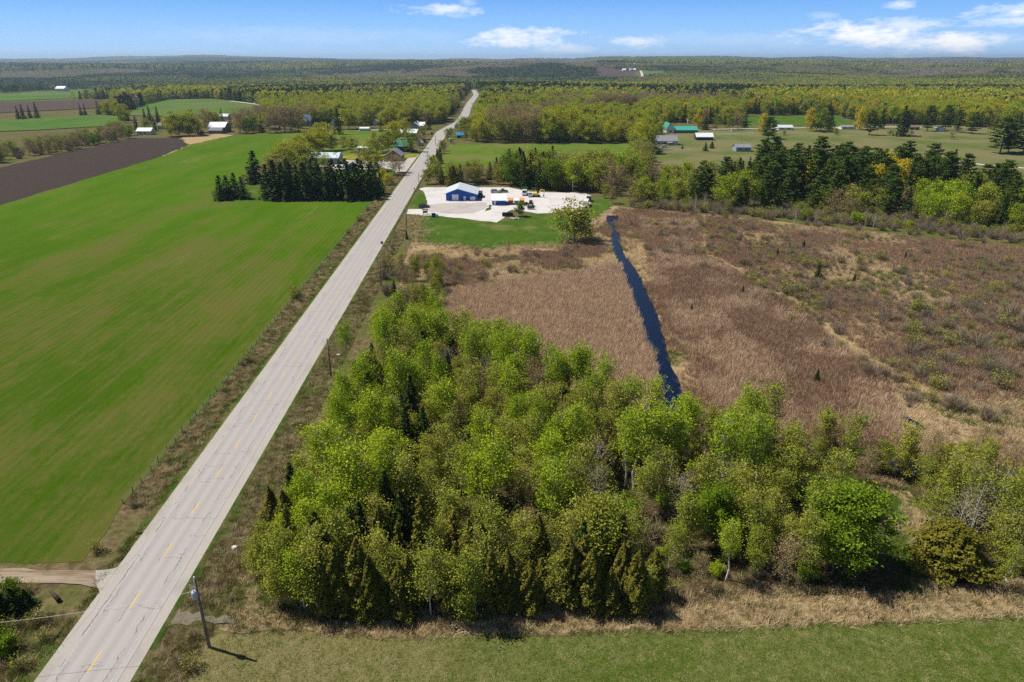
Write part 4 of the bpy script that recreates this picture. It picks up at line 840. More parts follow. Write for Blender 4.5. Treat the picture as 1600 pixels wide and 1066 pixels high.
# ---------------------------------------------------------------- stuff scattered by geometry nodes
HOLD = []
def proto(me, nm='proto'):
    o = bpy.data.objects.new(nm, me); HOLD.append(o); return o
def gn_scatter(name, label, X, Y, Z, idx, rot, scl, protos, cat='woodland'):
    me = bpy.data.meshes.new(name); n = len(X); me.vertices.add(n); me.vertices.foreach_set('co', np.stack([X, Y, Z], 1).astype(np.float32).ravel())
    for nm, tp, arr in (('idx', 'INT', idx), ('rotz', 'FLOAT', rot), ('scl', 'FLOAT', scl)):
        a = me.attributes.new(nm, tp, 'POINT'); a.data.foreach_set('value', np.asarray(arr).astype(np.int32 if tp == 'INT' else np.float32))
    me.update(); o = ob(name, me); props(o, label, cat, None, 'stuff')
    ng = bpy.data.node_groups.new(name + '_nodes', 'GeometryNodeTree')
    ng.interface.new_socket('Geometry', in_out='INPUT', socket_type='NodeSocketGeometry'); ng.interface.new_socket('Geometry', in_out='OUTPUT', socket_type='NodeSocketGeometry')
    gi = ng.nodes.new('NodeGroupInput'); go = ng.nodes.new('NodeGroupOutput'); jn = ng.nodes.new('GeometryNodeJoinGeometry')
    def attr(nm, tp):
        a = ng.nodes.new('GeometryNodeInputNamedAttribute'); a.data_type = tp; a.inputs['Name'].default_value = nm; return a.outputs[0]
    ai, ar, as_ = attr('idx', 'INT'), attr('rotz', 'FLOAT'), attr('scl', 'FLOAT')
    cx = ng.nodes.new('ShaderNodeCombineXYZ'); ng.links.new(ar, cx.inputs[2])
    for k, pobs in enumerate(protos):
        cp = ng.nodes.new('FunctionNodeCompare'); cp.data_type = 'INT'; cp.operation = 'EQUAL'; ng.links.new(ai, cp.inputs[2]); cp.inputs[3].default_value = k
        for po in pobs:
            oi = ng.nodes.new('GeometryNodeObjectInfo'); oi.inputs['Object'].default_value = po; oi.inputs['As Instance'].default_value = True
            ip = ng.nodes.new('GeometryNodeInstanceOnPoints'); ng.links.new(gi.outputs[0], ip.inputs['Points']); ng.links.new(cp.outputs[0], ip.inputs['Selection'])
            ng.links.new(oi.outputs['Geometry'], ip.inputs['Instance']); ng.links.new(cx.outputs[0], ip.inputs['Rotation']); ng.links.new(as_, ip.inputs['Scale']); ng.links.new(ip.outputs[0], jn.inputs[0])
    ng.links.new(jn.outputs[0], go.inputs[0])
    md = o.modifiers.new('scatter', 'NODES'); md.node_group = ng
    return o
def grid_pts(poly, step, r, jit=.9):
    x0, x1 = min(p[0] for p in poly), max(p[0] for p in poly); y0_, y1_ = min(p[1] for p in poly), max(p[1] for p in poly)
    a, b = np.meshgrid(np.arange(x0, x1, step), np.arange(y0_, y1_, step)); a = a.ravel() + (r.random(a.size) - .5) * step * jit; b = b.ravel() + (r.random(b.size) - .5) * step * jit
    k = inpoly(a, b, poly); return a[k], b[k]
def tuft(seed, n, H, R, w, mat, lean=.35, nm='tuft'):
    r = np.random.default_rng(seed); a = r.random(n) * 6.283; q = np.sqrt(r.random(n)) * R; L = H * (.5 + .6 * r.random(n))
    B = np.stack([np.cos(a) * q, np.sin(a) * q, np.full(n, -.03)], 1); T = B + np.stack([r.normal(size=n) * lean * L, r.normal(size=n) * lean * L, L * .95], 1)
    d = r.random(n) * 6.283; sd = np.stack([np.cos(d), np.sin(d), np.zeros(n)], 1) * w
    V = np.stack([B - sd, B + sd, T + sd * .4, T - sd * .4], 1).reshape(-1, 3); return npmesh(nm, V, np.arange(4 * n).reshape(-1, 4), mat)
r = np.random.default_rng(99)
def not_in(x, y, polys):
    k = np.ones(len(x), bool)
    for p in polys: k &= ~inpoly(x, y, p)
    return k
RT = [[proto(tuft(i, 34, 1.25, .75, .035, REED))] for i in range(3)] + [[proto(tuft(10 + i, 34, 1.1, .75, .035, REEDB))] for i in range(3)] + [[proto(tuft(20 + i, 40, .55, .7, .03, STRAWB, .8))] for i in range(2)] + [[proto(tuft(30, 34, .7, .7, .04, GRASSB, .6))]]
MA = [P(*p) for p in [(625, 462), (645, 392), (720, 388), (870, 395), (940, 355), (965, 326), (1200, 348), (1400, 368), (1620, 392), (1700, 560), (1700, 760), (1500, 735), (1400, 700), (1240, 705), (1100, 700), (1000, 715), (880, 690), (700, 612), (620, 540)]]
x, y = grid_pts(MA, .85, r)
LAWN = [P(*p) for p in [(652, 330), (775, 330), (915, 330), (880, 385), (800, 384), (770, 390), (700, 382), (655, 378)]]
k = not_in(x, y, [CHAN, SHADE_POOL1, POOL2, LAWN]); x, y = x[k], y[k]; px, py = projv(x, y, 0 * x)
leftm = px < np.interp(py, [340, 400, 500, 560, 640], [957, 970, 1012, 1030, 1050])
trail = np.abs(px - np.interp(py, [395, 420, 455, 480, 520, 560, 640], [1100, 1150, 1210, 1260, 1300, 1350, 1500])) < 7 * np.clip((py - 300) / 150, .3, 1.6)
nz = vnoise(x, y, 14, 1) * .6 + vnoise(x, y, 4, 2) * .4; nz2 = vnoise(x, y, 22, 5)
pure_l = leftm & (py > 440 - (px - 800) * .15) & (px > 690)
pure_r = (~leftm) & (px < np.interp(py, [395, 455, 520, 600, 700], [1090, 1200, 1290, 1390, 1420])) & (px > np.interp(py, [350, 420, 500, 600, 660], [1000, 1015, 1050, 1095, 1130]))
keep = np.where(pure_l | pure_r, 1.0, np.where(nz > .42, .92, .6)); keep = np.where(trail, .35, keep)
sel = r.random(len(x)) < keep
idx = np.where(pure_l, r.integers(0, 3, len(x)), np.where(pure_r, np.where(vnoise(x, y, 10, 9) + r.random(len(x)) * .5 > .62, r.integers(3, 6, len(x)), r.integers(0, 3, len(x))), np.where(nz2 + r.random(len(x)) * .5 - .25 > .36, r.integers(3, 6, len(x)), r.integers(6, 8, len(x)))))
idx = np.where(trail, 6, idx); idx = np.where((~pure_l) & (~pure_r) & (vnoise(x, y, 9, 12) > .72) & (r.random(len(x)) < .4), 8, idx)
idx = np.where(leftm & ~pure_l & (nz < .5), r.integers(6, 8, len(x)), idx)
x, y, idx = x[sel], y[sel], idx[sel]; n = len(x)
gn_scatter('marsh_reeds', 'tan and brown dead reeds covering the marsh either side of the channel', x, y, np.full(n, .03), idx, r.random(n) * 6.28, .7 + .6 * r.random(n), RT, 'reeds')
# dry grass and weeds on verges, strips and the rough corner
VT = [[proto(tuft(40 + i, 30, .55, .38, .018, STRAWB, .6))] for i in range(2)] + [[proto(tuft(45 + i, 30, .5, .38, .02, WEEDB, .6))] for i in range(2)] + [[proto(tuft(50 + i, 26, .38, .34, .02, GRASSB, .6))] for i in range(2)]
def vstrip(s0, s1, u0, u1, step, w):
    n = int((s1 - s0) * (u1 - u0) / step ** 2); s = s0 + (s1 - s0) * r.random(n); u = u0 + (u1 - u0) * r.random(n)
    return roadx(s) + u, s, r.choice(6, n, p=w)
XS, YS, IS = [], [], []
def addp(x, y, i): XS.append(x); YS.append(y); IS.append(i)
addp(*vstrip(82, 400, -10.9, -6.4, .55, [.15, .15, .22, .22, .13, .13])); addp(*vstrip(20, 255, 5.7, 10.8, .5, [.10, .10, .24, .24, .16, .16]))
addp(*vstrip(10, 62, -24, -7.2, .42, [.08, .08, .26, .26, .16, .16])); addp(*vstrip(10, 400, -6.4, -5.4, .45, [0.02, 0.02, .03, .03, .45, .45]))
DS = [P(*p) for p in [(300, 1000), (345, 990), (480, 990), (620, 1000), (820, 995), (1200, 984), (1640, 966), (1640, 900), (1420, 930), (1200, 915), (1000, 930), (640, 950), (420, 930), (405, 860), (355, 890), (300, 960)]]
a, b = grid_pts(DS, .48, r); pxx, pyy = projv(a, b, 0 * a); addp(a, b, np.where((pxx < 560) & (r.random(len(a)) < .6), r.integers(2, 6, len(a)), r.choice(6, len(a), p=[.38, .38, .08, .08, .04, .04])))
a, b = grid_pts(GR, .9, r); addp(a, b, r.integers(0, 6, len(a)))
GLA = [P(*p) for p in [(1190, 760), (1300, 735), (1400, 750), (1470, 800), (1470, 930), (1400, 930), (1380, 800), (1290, 775)]]
a, b = grid_pts(GLA, .5, r); addp(a, b, np.where(vnoise(a, b, 3, 4) > .5, r.integers(4, 6, len(a)), r.integers(0, 2, len(a))))
for q_ in ([(652, 381), (700, 386), (770, 394), (800, 387), (880, 388), (925, 348)], [(652, 378), (650, 338)]):
    q_ = [P(*c) for c in q_]
    for (xa, ya), (xb, yb) in zip(q_[:-1], q_[1:]):
        L_ = math.hypot(xb - xa, yb - ya); n_ = int(L_ * 16); t_ = r.random(n_); addp(xa + (xb - xa) * t_ + r.normal(size=n_) * 2.6, ya + (yb - ya) * t_ + r.normal(size=n_) * 3.2, r.choice(6, n_, p=[.34, .34, .06, .06, .1, .1]))
x = np.concatenate(XS); y = np.concatenate(YS); i_ = np.concatenate(IS)
k = ~((r.random(len(x)) < .5) & (vnoise(x, y, 2.2, 6) < .42)); 
GP = [P(*p) for p in [(235, 990), (265, 950), (330, 955), (360, 968), (345, 990)]]; k &= ~(inpoly(x, y, GP) & (r.random(len(x)) < .8))
x, y, i_ = x[k], y[k], i_[k]; n = len(x)
gn_scatter('dry_grass', 'dry grass and weeds on the verges, ditches and strip before the grove', x, y, np.full(n, .06), i_, r.random(n) * 6.28, .6 + .8 * r.random(n), VT, 'dry grass')
FT = [[proto(tuft(60 + i, 34, .13, .30, .014, [GRASSB, STRAWB, GRASSB][i], .9))] for i in range(3)]
FF = [(-38, 44), (-37.5, 53), P(360, 990), P(480, 988), P(620, 997), P(820, 993), P(1200, 981), P(1640, 962), (75, 46)]
x, y = grid_pts(FF, .36, r); n = len(x); pxx, _ = projv(x, y, 0 * x)
i_ = np.where(r.random(n) < np.where(pxx < 700, .45, .18), 1, r.choice([0, 2], n))
gn_scatter('field_grass', 'short olive grass of the mown field in front of the grove', x, y, np.full(n, .035), i_, r.random(n) * 6.28, .6 + .8 * r.random(n), FT, 'grass')
# undergrowth
UG = [[proto(PR['bareshrub'][i][0])] for i in range(3)] + [[proto(PR['bush'][i][1])] for i in range(3)] + [[proto(PR['budshrub'][0][0]), proto(PR['budshrub'][0][1])]]
a, b = grid_pts(GR, 3.1, r); n = len(a)
gn_scatter('undergrowth', 'tangled low undergrowth between the trunks of the grove', a, b, np.full(n, .05), r.choice(7, n, p=[.16, .16, .16, .12, .16, .08, .16]), r.random(n) * 6.28, .35 + .45 * r.random(n), UG, 'undergrowth')
BL = [P(*p) for p in [(985, 326), (985, 300), (1050, 290), (1200, 283), (1330, 284), (1450, 292), (1560, 316), (1760, 335), (1760, 398), (1600, 380), (1450, 362), (1300, 350), (1200, 340), (1100, 332)]]
a, b = grid_pts(BL, 2.6, r); n = len(a)
gn_scatter('belt_undergrowth', 'grey-brown brush at the foot of the tree belt beyond the marsh', a, b, np.full(n, .03), r.choice(7, n, p=[.24, .24, .23, .01, .06, .01, .21]), r.random(n) * 6.28, .7 + .8 * r.random(n), UG, 'brush')
a, b = grid_pts([P(*p) for p in [(990, 345), (1150, 350), (1380, 372), (1640, 402), (1640, 680), (1420, 640), (1260, 500), (1130, 420)]], 2.5, r); k = (vnoise(a, b, 16, 21) > .45); a, b = a[k], b[k]; n = len(a)
gn_scatter('marsh_brush', 'low grey brush scattered over the far marsh', a, b, np.full(n, .03), r.choice([0, 1, 2, 6], n), r.random(n) * 6.28, .3 + .55 * r.random(n), UG, 'brush')

# ---------------------------------------------------------------- far woods
def lod(kind, seed):
    """whole tree as one very light crown mesh"""
    r = np.random.default_rng(seed)
    def dec(H, R, n, s, leaf):
        a = r.random(n) * 6.283; z = r.random(n); q = r.random(n) ** .4
        C = np.stack([np.cos(a) * q * R * np.sin(math.pi * (.15 + .8 * z)) ** .6, np.sin(a) * q * R * np.sin(math.pi * (.15 + .8 * z)) ** .6, H * (.12 + .86 * z)], 1) + r.normal(size=(n, 3)) * .35
        V, Q = leafquads(C, s, r, 1.0); return npmesh('crown', V, Q, LEAF[leaf])
    if kind == 'spruce': return tree_spruce(13, 3.0, seed, 9, 6, 3, .65, 'farcon')[1]
    if kind == 'pine': return tree_spruce(13, 3.6, seed, 8, 6, 4, .8, 'farcon')[1]
    return dec(*{'yellow': (12, 4.2, 130, .62, 'yellow'), 'bright': (12, 3.8, 120, .6, 'bright'), 'olive': (11, 3.8, 110, .55, 'farol'), 'brown': (11, 3.6, 90, .48, 'brown'), 'grey': (11, 3.6, 90, .48, 'grey'), 'gold': (12, 4.2, 130, .62, 'gold')}[kind])
KL = ['yellow', 'bright', 'olive', 'brown', 'grey', 'gold', 'spruce', 'pine']
LOD = [[lod(kd, 400 + 10 * i + j) for j in range(3)] for i, kd in enumerate(KL)]
LP = [[proto(LOD[i][j])] for i in range(8) for j in range(3)]
def kind_pick(x, y, r):
    """species index 0..7 for every point, by stand noise and by which stand it is in"""
    n = len(x); px, py = projv(x, y, hz(x, y)); u = r.random(n)
    s1 = vnoise(x, y * .8, 170, 31) * .6 + vnoise(x, y, 60, 32) * .4; s2 = vnoise(x, y, 240, 33) * .55 + vnoise(x, y, 70, 34) * .45
    con = np.clip((s1 - .5) * 4.6 + .36, .05, .92); bar = np.clip((s2 - .52) * 4 + .22, .03, .85); yel = np.clip(.75 - bar, .05, 1)
    ham = (px > 400) & (px < 740) & (py > 160) & (py < 215); con[ham] *= .35; bar[ham] *= .3
    rgt = (px > 1180) & (py > 158) & (py < 200); con[rgt] *= .5; bar[rgt] *= .4
    mid = (px > 740) & (px < 1200) & (py > 150) & (py < 222); con[mid] *= .8
    con = np.clip(con + np.where(py < 158, .22, 0), 0, .92)
    gold = np.where(rgt, .12, .02)
    v = r.random(n); w = r.random(n)
    out = np.where(u < con, np.where(w < .6, 6, 7), np.where(v < bar, np.where(w < .5, 3, 4), np.where(w < gold, 5, np.where(w < gold + .34, 0, np.where(w < gold + .46, 1, 2)))))
    return out
WX, WY = [], []
pw = [P(*p) for p in [(-260, 262), (-260, 122), (1860, 122), (1860, 215), (1560, 200), (1490, 196), (1330, 193), (1060, 206), (1012, 214), (1000, 222), (720, 212), (690, 202), (560, 200), (478, 204), (420, 206), (200, 212)]]
EXC = [[P(*p) for p in q] for q in ([(925, 185), (932, 169), (1001, 167), (1004, 185)], [(1155, 200), (1158, 181), (1300, 179.5), (1340, 190), (1335, 200)], [(420, 211), (412, 196), (560, 196), (672, 196), (676, 215), (640, 245), (430, 245)],
       [(205, 224), (195, 190), (330, 184), (412, 190), (414, 214), (330, 216)], [(1000, 225), (1010, 208), (1040, 192), (1160, 196), (1160, 212), (1060, 240)], [(704, 210), (738, 210), (746, 190), (752, 165), (755, 150), (748, 140), (736, 138), (722, 158), (708, 178), (686, 196), (670, 200), (672, 212)],
       [(-400, 300), (-400, 222), (0, 208), (200, 196), (206, 222), (0, 262)], [(660, 212), (700, 214), (730, 208), (735, 186), (706, 188), (676, 196)])] + CLEAR
x0, x1, y0_, y1_ = -1500, 1500, 300, 1300
a, b = np.meshgrid(np.arange(x0, x1, 7.2), np.arange(y0_, 1950, 7.2)); a = a.ravel() + r.normal(size=a.size) * 2.2; b = b.ravel() + r.normal(size=b.size) * 2.2
k = inpoly(a, b, pw) & not_in(a, b, EXC) & (np.abs(a / b) < .85) & (np.hypot(a, b) < 1900) & (vnoise(a, b, 40, 77) > .12); rad = np.hypot(a, b)
for d_ in (60, 130): k &= not_in(a * (1 + d_ / rad), b * (1 + d_ / rad), CLEAR)
a, b = a[k], b[k]; n = len(a)
ki = kind_pick(a, b, r)
near = np.hypot(a, b) < 1050
MP = ['myellow', 'mpoplar', 'molive', 'mbrown', 'mbrown', 'mgold', 'mspruce', 'mspruce']
for kd in MP:
    for j in range(2): LP.append([proto(q_) for q_ in PR[kd][j]])
ix = np.where(near, 24 + ki * 2 + r.integers(0, 2, n), ki * 3 + r.integers(0, 3, n))
gn_scatter('mixed_woodland', 'mixed spring woodland of yellow-green crowns and dark conifers behind the hamlet', a, b, hz(a, b), ix, r.random(n) * 6.28, np.where(ki > 5, np.where(near, .95, .8), 1.08) + .5 * r.random(n), LP)
# patches of canopy farther out: a dozen crowns each
def patch(mixk, seed, size=44, nt=24, sm=1.0):
    r = np.random.default_rng(seed); VV = []; QQ = {}; allV = {}; 
    for _ in range(nt):
        kd = r.choice(mixk); tx, ty = (r.random(2) - .5) * size; R = 3.8 + r.random() * 1.4; H = (10 + 4 * r.random()); n_ = 26
        a_ = r.random(n_) * 6.283; z_ = r.random(n_)
        if kd == 'farcon': q_ = (1 - z_) ** .9 * (R * .8); H *= 1.05
        else: q_ = np.sqrt(1 - z_ ** 2) * R
        C = np.stack([tx + np.cos(a_) * q_, ty + np.sin(a_) * q_, H * (.35 + .65 * z_)], 1); V_, Q_ = leafquads(C, 1.25 * sm, r, 1.2, 1.1); allV.setdefault(kd, []).append(V_)
    keys = sorted(allV); V_ = np.concatenate([np.concatenate(allV[k_]) for k_ in keys]); me = npmesh('canopy_patch', V_, np.arange(len(V_)).reshape(-1, 4), LEAF[keys[0]])
    mi = np.concatenate([np.full(sum(len(v) for v in allV[k_]) // 4, i) for i, k_ in enumerate(keys)]).astype(np.int32)
    for k_ in keys[1:]: me.materials.append(LEAF[k_])
    me.polygons.foreach_set('material_index', mi); return me
MIX = [['farcon', 'farcon', 'farcon', 'farcon', 'farol'], ['faryel', 'faryel', 'farol', 'faryel'], ['grey', 'brown', 'grey', 'grey'], ['farol', 'farol', 'faryel', 'brown'], ['faryel', 'faryel', 'yellow', 'farol'], ['farcon', 'farcon', 'faryel', 'farol']]
CP = [[proto(patch(m, 500 + 10 * i + j))] for i, m in enumerate(MIX) for j in range(2)]
def patches(name, label, rmin, rmax, step, sc, seed):
    r = np.random.default_rng(seed)
    a, b = np.meshgrid(np.arange(-rmax * .72, rmax * .72, step), np.arange(rmin * .6, rmax, step)); a = a.ravel() + (r.random(a.size) - .5) * step * .8; b = b.ravel() + (r.random(b.size) - .5) * step * .8
    rad = np.hypot(a, b); k = (rad > rmin) & (rad < rmax) & (np.abs(a) < b * .85 + 60)
    px, py = projv(a, b, hz(a, b))
    k &= not_in(a, b, CLEAR) & not_in(a * (1 + 70 / rad), b * (1 + 70 / rad), CLEAR) & not_in(a * (1 + 150 / rad), b * (1 + 150 / rad), CLEAR) & (vnoise(a, b, 380, 51) * .6 + vnoise(a, b, 120, 52) * .4 > .2)
    rd = strip_mask(a, b); k &= ~rd
    a, b = a[k], b[k]; n = len(a)
    L = 330 * (rmin / 1900) ** .7
    s1 = vnoise(a, b * .5, L * 1.6, 61) * .6 + vnoise(a, b, L * .5, 62) * .4; s2 = vnoise(a, b * .6, L * 2, 63) * .6 + vnoise(a, b, L * .6, 64) * .4; u = r.random(n) * .14 - .07
    mi = np.where(s1 + u > .52, np.where(s2 > .5, 0, 5), np.where(s2 + u > .60, 2, np.where(s2 + u < .40, np.where(s1 < .42, 4, 1), 3)))
    gn_scatter(name, label, a, b, hz(a, b) - 1.0, mi * 2 + r.integers(0, 2, n), r.random(n) * 6.28, sc * (.9 + .35 * r.random(n)), CP)
def strip_mask(a, b):
    m = np.zeros(len(a), bool)
    for q in ([P(1004.5, 124), P(1001, 110)], [P(744, 149), P(740, 139)], [P(535, 159), P(547, 150)]):
        (xa, ya), (xb, yb) = q; d2 = (xb - xa) ** 2 + (yb - ya) ** 2; t = np.clip(((a - xa) * (xb - xa) + (b - ya) * (yb - ya)) / d2, 0, 1)
        m |= np.hypot(a - xa - t * (xb - xa), b - ya - t * (yb - ya)) < 26
    return m
patches('distant_woodland', 'bands of green, purple-grey and dark woodland spreading to the middle distance', 1880, 4300, 34, 1.0, 1)
patches('horizon_woodland', 'bluish wooded hills along the horizon', 4250, 14500, 84, 2.3, 2)
# ---------------------------------------------------------------- haze
hb = MB().box(-17500, -700, -60, 17500, 23000, 170).mesh('haze', G['ground']); hb.materials.clear()
hm = bpy.data.materials.new('air_haze'); hm.use_nodes = True; ht = hm.node_tree; ht.nodes.clear()
pv = ht.nodes.new('ShaderNodeVolumePrincipled'); pv.inputs['Color'].default_value = (.60, .80, 1.0, 1); pv.inputs['Density'].default_value = 6.6e-5; pv.inputs['Anisotropy'].default_value = .3
ho = ht.nodes.new('ShaderNodeOutputMaterial'); ht.links.new(pv.outputs[0], ho.inputs['Volume']); hb.materials.append(hm)
props(ob('haze', hb), 'thin blue summer air over the whole landscape', 'haze', None, 'stuff')
#BUILDINGS#
# ---------------------------------------------------------------- buildings
def zfor(x, y, py):
    """height above the ground at (x, y) whose picture row is py"""
    b = (533 - py) / FPX; k = (-math.sin(TH) + math.cos(TH) * b) / (math.cos(TH) + math.sin(TH) * b)
    return CAM_H + k * y - float(hz(x, y))
W = dict(blue=m_plain('blue_cladding', (.014, .085, .40), .6, .06), white=m_plain('white_siding', (.62, .62, .60), .7, .05), grey=m_plain('grey_siding', (.24, .26, .28), .8), dark=m_plain('dark_siding', (.045, .05, .055), .8),
         brown=m_plain('brown_boards', (.11, .075, .05), .9, .2), teal=m_plain('teal_siding', (.06, .16, .14), .7), barn=m_plain('weathered_boards', (.17, .155, .14), .9, .2), green=m_plain('green_siding', (.05, .12, .07), .8),
         brick=m_plain('brick_wall', (.26, .11, .07), .9, .2), bluegrey=m_plain('blue_grey_siding', (.26, .33, .42), .7))
RF = dict(white=m_metal_roof('white_metal_roof', (.78, .79, .80)), silver=m_metal_roof('pale_steel_roof', (.56, .62, .66)), grey=m_plain('grey_shingles', (.22, .22, .24), .9), dark=m_plain('dark_shingles', (.06, .065, .075), .9),
          greenstreak=m_metal_roof('streaked_metal_roof', (.62, .68, .78), streak=(.20, .30, .10)), blue=m_metal_roof('blue_metal_roof', (.02, .20, .48)), green=m_metal_roof('green_metal_roof', (.03, .17, .09)), teal=m_metal_roof('teal_metal_roof', (.05, .36, .27)),
          red=m_metal_roof('red_metal_roof', (.50, .05, .035)), orange=m_plain('orange_lid', (.62, .25, .10), .7), brown=m_plain('brown_shingles', (.16, .12, .10), .9))
GLASS = N('window_glass').bsdf((.03, .04, .05), .12, None, .6); WHT = m_plain('white_trim', (.75, .75, .73), .6, .04); BLK = m_plain('black_rubber', (.012, .012, .012), .8)
def cuboid(name, parent, mat, *b): return ob(name, MB().box(*b).mesh(name, mat), parent)
def house(name, label, cat, x0, x1, yb, ye, yr, dep, axis='x', wall='white', roof='grey', apex=.5, wins=(), doors=(), side=(), garage=(), chim=None, yaw=0.0, group=None, h=None, rh=None, gmat=None, hr=None):
    ax, ay = P(x0, yb); bx, by = P(x1, yb); w = bx - ax; z0 = float(hz(ax, ay))
    if h is None: h = max(2.2, zfor(ax, ay, ye))
    if rh is None: rh = (zfor(ax, ay, yr) if axis == 'y' else zfor(ax, ay + dep / 2, yr)) - h
    rh = max(rh, .8); hR = h if hr is None else hr
    t = thing(name, label, cat, (ax, ay, z0), yaw, group)
    ov = .45; th = .18
    if axis == 'y':
        A = w * apex; prof = [(0, -.3), (w, -.3), (w, hR), (A, h + rh), (0, h)]; ob('wall', MB().prism(prof, 0, dep).mesh('wall', W[wall]), t)
        s1 = rh / A; s2 = (h + rh - hR) / (w - A); e = .03
        rp = [(-ov, h - s1 * ov + e), (A, h + rh + e), (w + ov, hR - s2 * ov + e), (w + ov, hR - s2 * ov + e + th), (A, h + rh + e + th), (-ov, h - s1 * ov + e + th)]
        rf = ob('roof', MB().prism(rp, -ov, dep + ov).mesh('roof', RF[roof]), t)
    else:
        A = dep / 2; prof = [(0, -.3), (dep, -.3), (dep, h), (A, h + rh), (0, h)]; ob('wall', MB().prism(prof, 0, w, 'x').mesh('wall', W[wall]), t)
        s1 = rh / A; e = .03
        rp = [(-ov, h - s1 * ov + e), (A, h + rh + e), (dep + ov, h - s1 * ov + e), (dep + ov, h - s1 * ov + e + th), (A, h + rh + e + th), (-ov, h - s1 * ov + e + th)]
        rf = ob('roof', MB().prism(rp, -ov, w + ov, 'x').mesh('roof', RF[roof]), t)
    def opening(nm, fx, z, ww, hh, mat, fr=True):
        X = fx * w; o = cuboid(nm, t, mat, X - ww / 2, -.07, z, X + ww / 2, .02, z + hh)
        if fr: ob('frame', MB().box(X - ww / 2 - .12, -.05, z - .12, X + ww / 2 + .12, -.03 + .04, z).box(X - ww / 2 - .12, -.05, z + hh, X + ww / 2 + .12, .01, z + hh + .12).mesh('frame', WHT), o)
    for fx, z, ww, hh in wins: opening('window', fx, z, ww, hh, GLASS)
    for fx, ww, hh in doors: opening('door', fx, 0, ww, hh, WHT if wall != 'white' else W['dark'], False)
    for fx, ww, hh in garage:
        opening('garage_door', fx, 0, ww, hh, WHT if gmat is None else gmat, False)
    for fy, z, ww, hh in side:      # openings in the right hand wall
        cuboid('window', t, GLASS, w - .02, fy * dep - ww / 2, z, w + .06, fy * dep + ww / 2, z + hh)
    if chim: ob('chimney', MB().box(chim[0] * w - .4, chim[1] * dep - .4, h, chim[0] * w + .4, chim[1] * dep + .4, h + rh + 1.0).mesh('chimney', W['brick']), t)
    return t
ws = house('workshop', 'bright blue workshop with a white metal roof and white roll-up doors, in the gravel yard', 'workshop', 697, 745.5, 314, 302.5, 295.5, 17, 'y', 'blue', 'silver', .38,
      wins=[], doors=[(.60, 1.0, 2.1)], garage=[(.30, 3.0, 2.9), (.86, 2.4, 1.9)], hr=2.9)
cuboid('annex', ws, W['dark'], 14.45, 7, -.2, 16.2, 13, 2.4)
cuboid('step', ws, WHT, 8.2, -1.4, .0, 10.6, -.1, .25)
sh = house('storage_shed', 'small blue shed with a broad white sloping roof in the gravel yard', 'shed', 769, 790, 321, 313.5, 304, 9, 'x', 'blue', 'white', doors=[(.2, .9, 2.0)])
cuboid('ramp', sh, W['barn'], 2.5, -1.8, -.02, 6.2, -.1, .3)
def container(label, x0, x1, yb, H, dep, body, lid, group='bins beside the blue shed'):
    ax, ay = P(x0, yb); w = P(x1, yb)[0] - ax; t = thing('storage_bin', label, 'container', (ax, ay, .09), 0, group)
    ob('bin_body', MB().box(0, 0, 0, w, dep, H).box(-.05, .3, 0, 0, .5, H).box(w, .3, 0, w + .05, .5, H).box(-.05, dep - .5, 0, 0, dep - .3, H).mesh('bin_body', body), t)
    ob('lid', MB().prism([(-.1, H + .01), (dep + .1, H + .3), (dep + .1, H + .42), (-.1, H + .13)], -.1, w + .1, 'x').mesh('lid', lid), t)
    cuboid('door', t, W['dark'], w * .3, -.05, .2, w * .7, -.005, H * .8); return t
container('brown bin with an orange lid, next to the blue shed', 794.5, 802, 320.5, 1.9, 4.5, W['brick'], RF['orange'])
container('grey bin with a pale lid between two orange-lidded bins', 803.5, 810.8, 320.5, 1.8, 4.8, W['grey'], RF['white'])
container('brown bin with an orange lid, furthest from the blue shed', 812, 819, 320.5, 1.9, 4.5, W['brick'], RF['orange'])
gable = dict(cat='house')
house('farm_barn', 'long grey barn with green streaks on its pale roof and a white end wall', 'barn', 485, 529, 257, 247, 238.5, 13, 'x', 'grey', 'greenstreak', wins=[(.15, 1.4, 1.2, 1), (.4, 1.4, 1.2, 1), (.66, 1.4, 1.2, 1)], doors=[(.52, 1.1, 2.1)], side=[(.5, .1, 3.5, 3.2)], yaw=.0)  # green noise streaks mixed into the pale roof colour
house('farmhouse', 'small dark gabled house peeking over the middle of the spruce screen', 'house', 541, 553, 268, 262, 256.5, 9, 'y', 'bluegrey', 'dark', wins=[(.5, 1.2, 1, 1.2)])
house('open_shed', 'low white-roofed open shed on the grass behind the farmyard', 'shed', 559, 578, 236.5, 234, 231, 6, 'x', 'barn', 'white')
house('garage', 'brown gabled house with a pale roof beside the paved forecourt', 'house', 600, 627, 252, 244, 235, 14, 'y', 'brown', 'grey', .55, wins=[(.2, 1.1, 1.6, 1.4), (.75, 1.1, 1.6, 1.4)], doors=[(.45, 1, 2.1)], hr=3.2)
house('green_roof_house', 'house with a dark green metal roof left of the road', 'house', 617, 641, 238, 229, 219, 14, 'x', 'dark', 'green', wins=[(.3, 1.2, 1.4, 1.2), (.7, 1.2, 1.4, 1.2)], chim=(.4, .5))
house('garage', 'small white gabled garage close to the road in the hamlet', 'garage', 651, 659, 228, 223, 218.5, 8, 'y', 'white', 'white', garage=[(.5, 2.4, 2.1)])
house('roadside_house', 'brown-roofed house between the green roof and the road', 'house', 650, 661, 221, 216, 211.5, 10, 'y', 'barn', 'brown', wins=[(.5, 1.4, 1.4, 1.2)])
house('shop', 'large white-roofed grey building beside the road', 'building', 624, 651, 214.5, 208, 202, 18, 'x', 'bluegrey', 'white', wins=[(.2, 1.4, 1.6, 1.4), (.5, 1.4, 1.6, 1.4), (.8, 1.4, 1.6, 1.4)], side=[(.4, 1.2, 2.5, 1.5)])
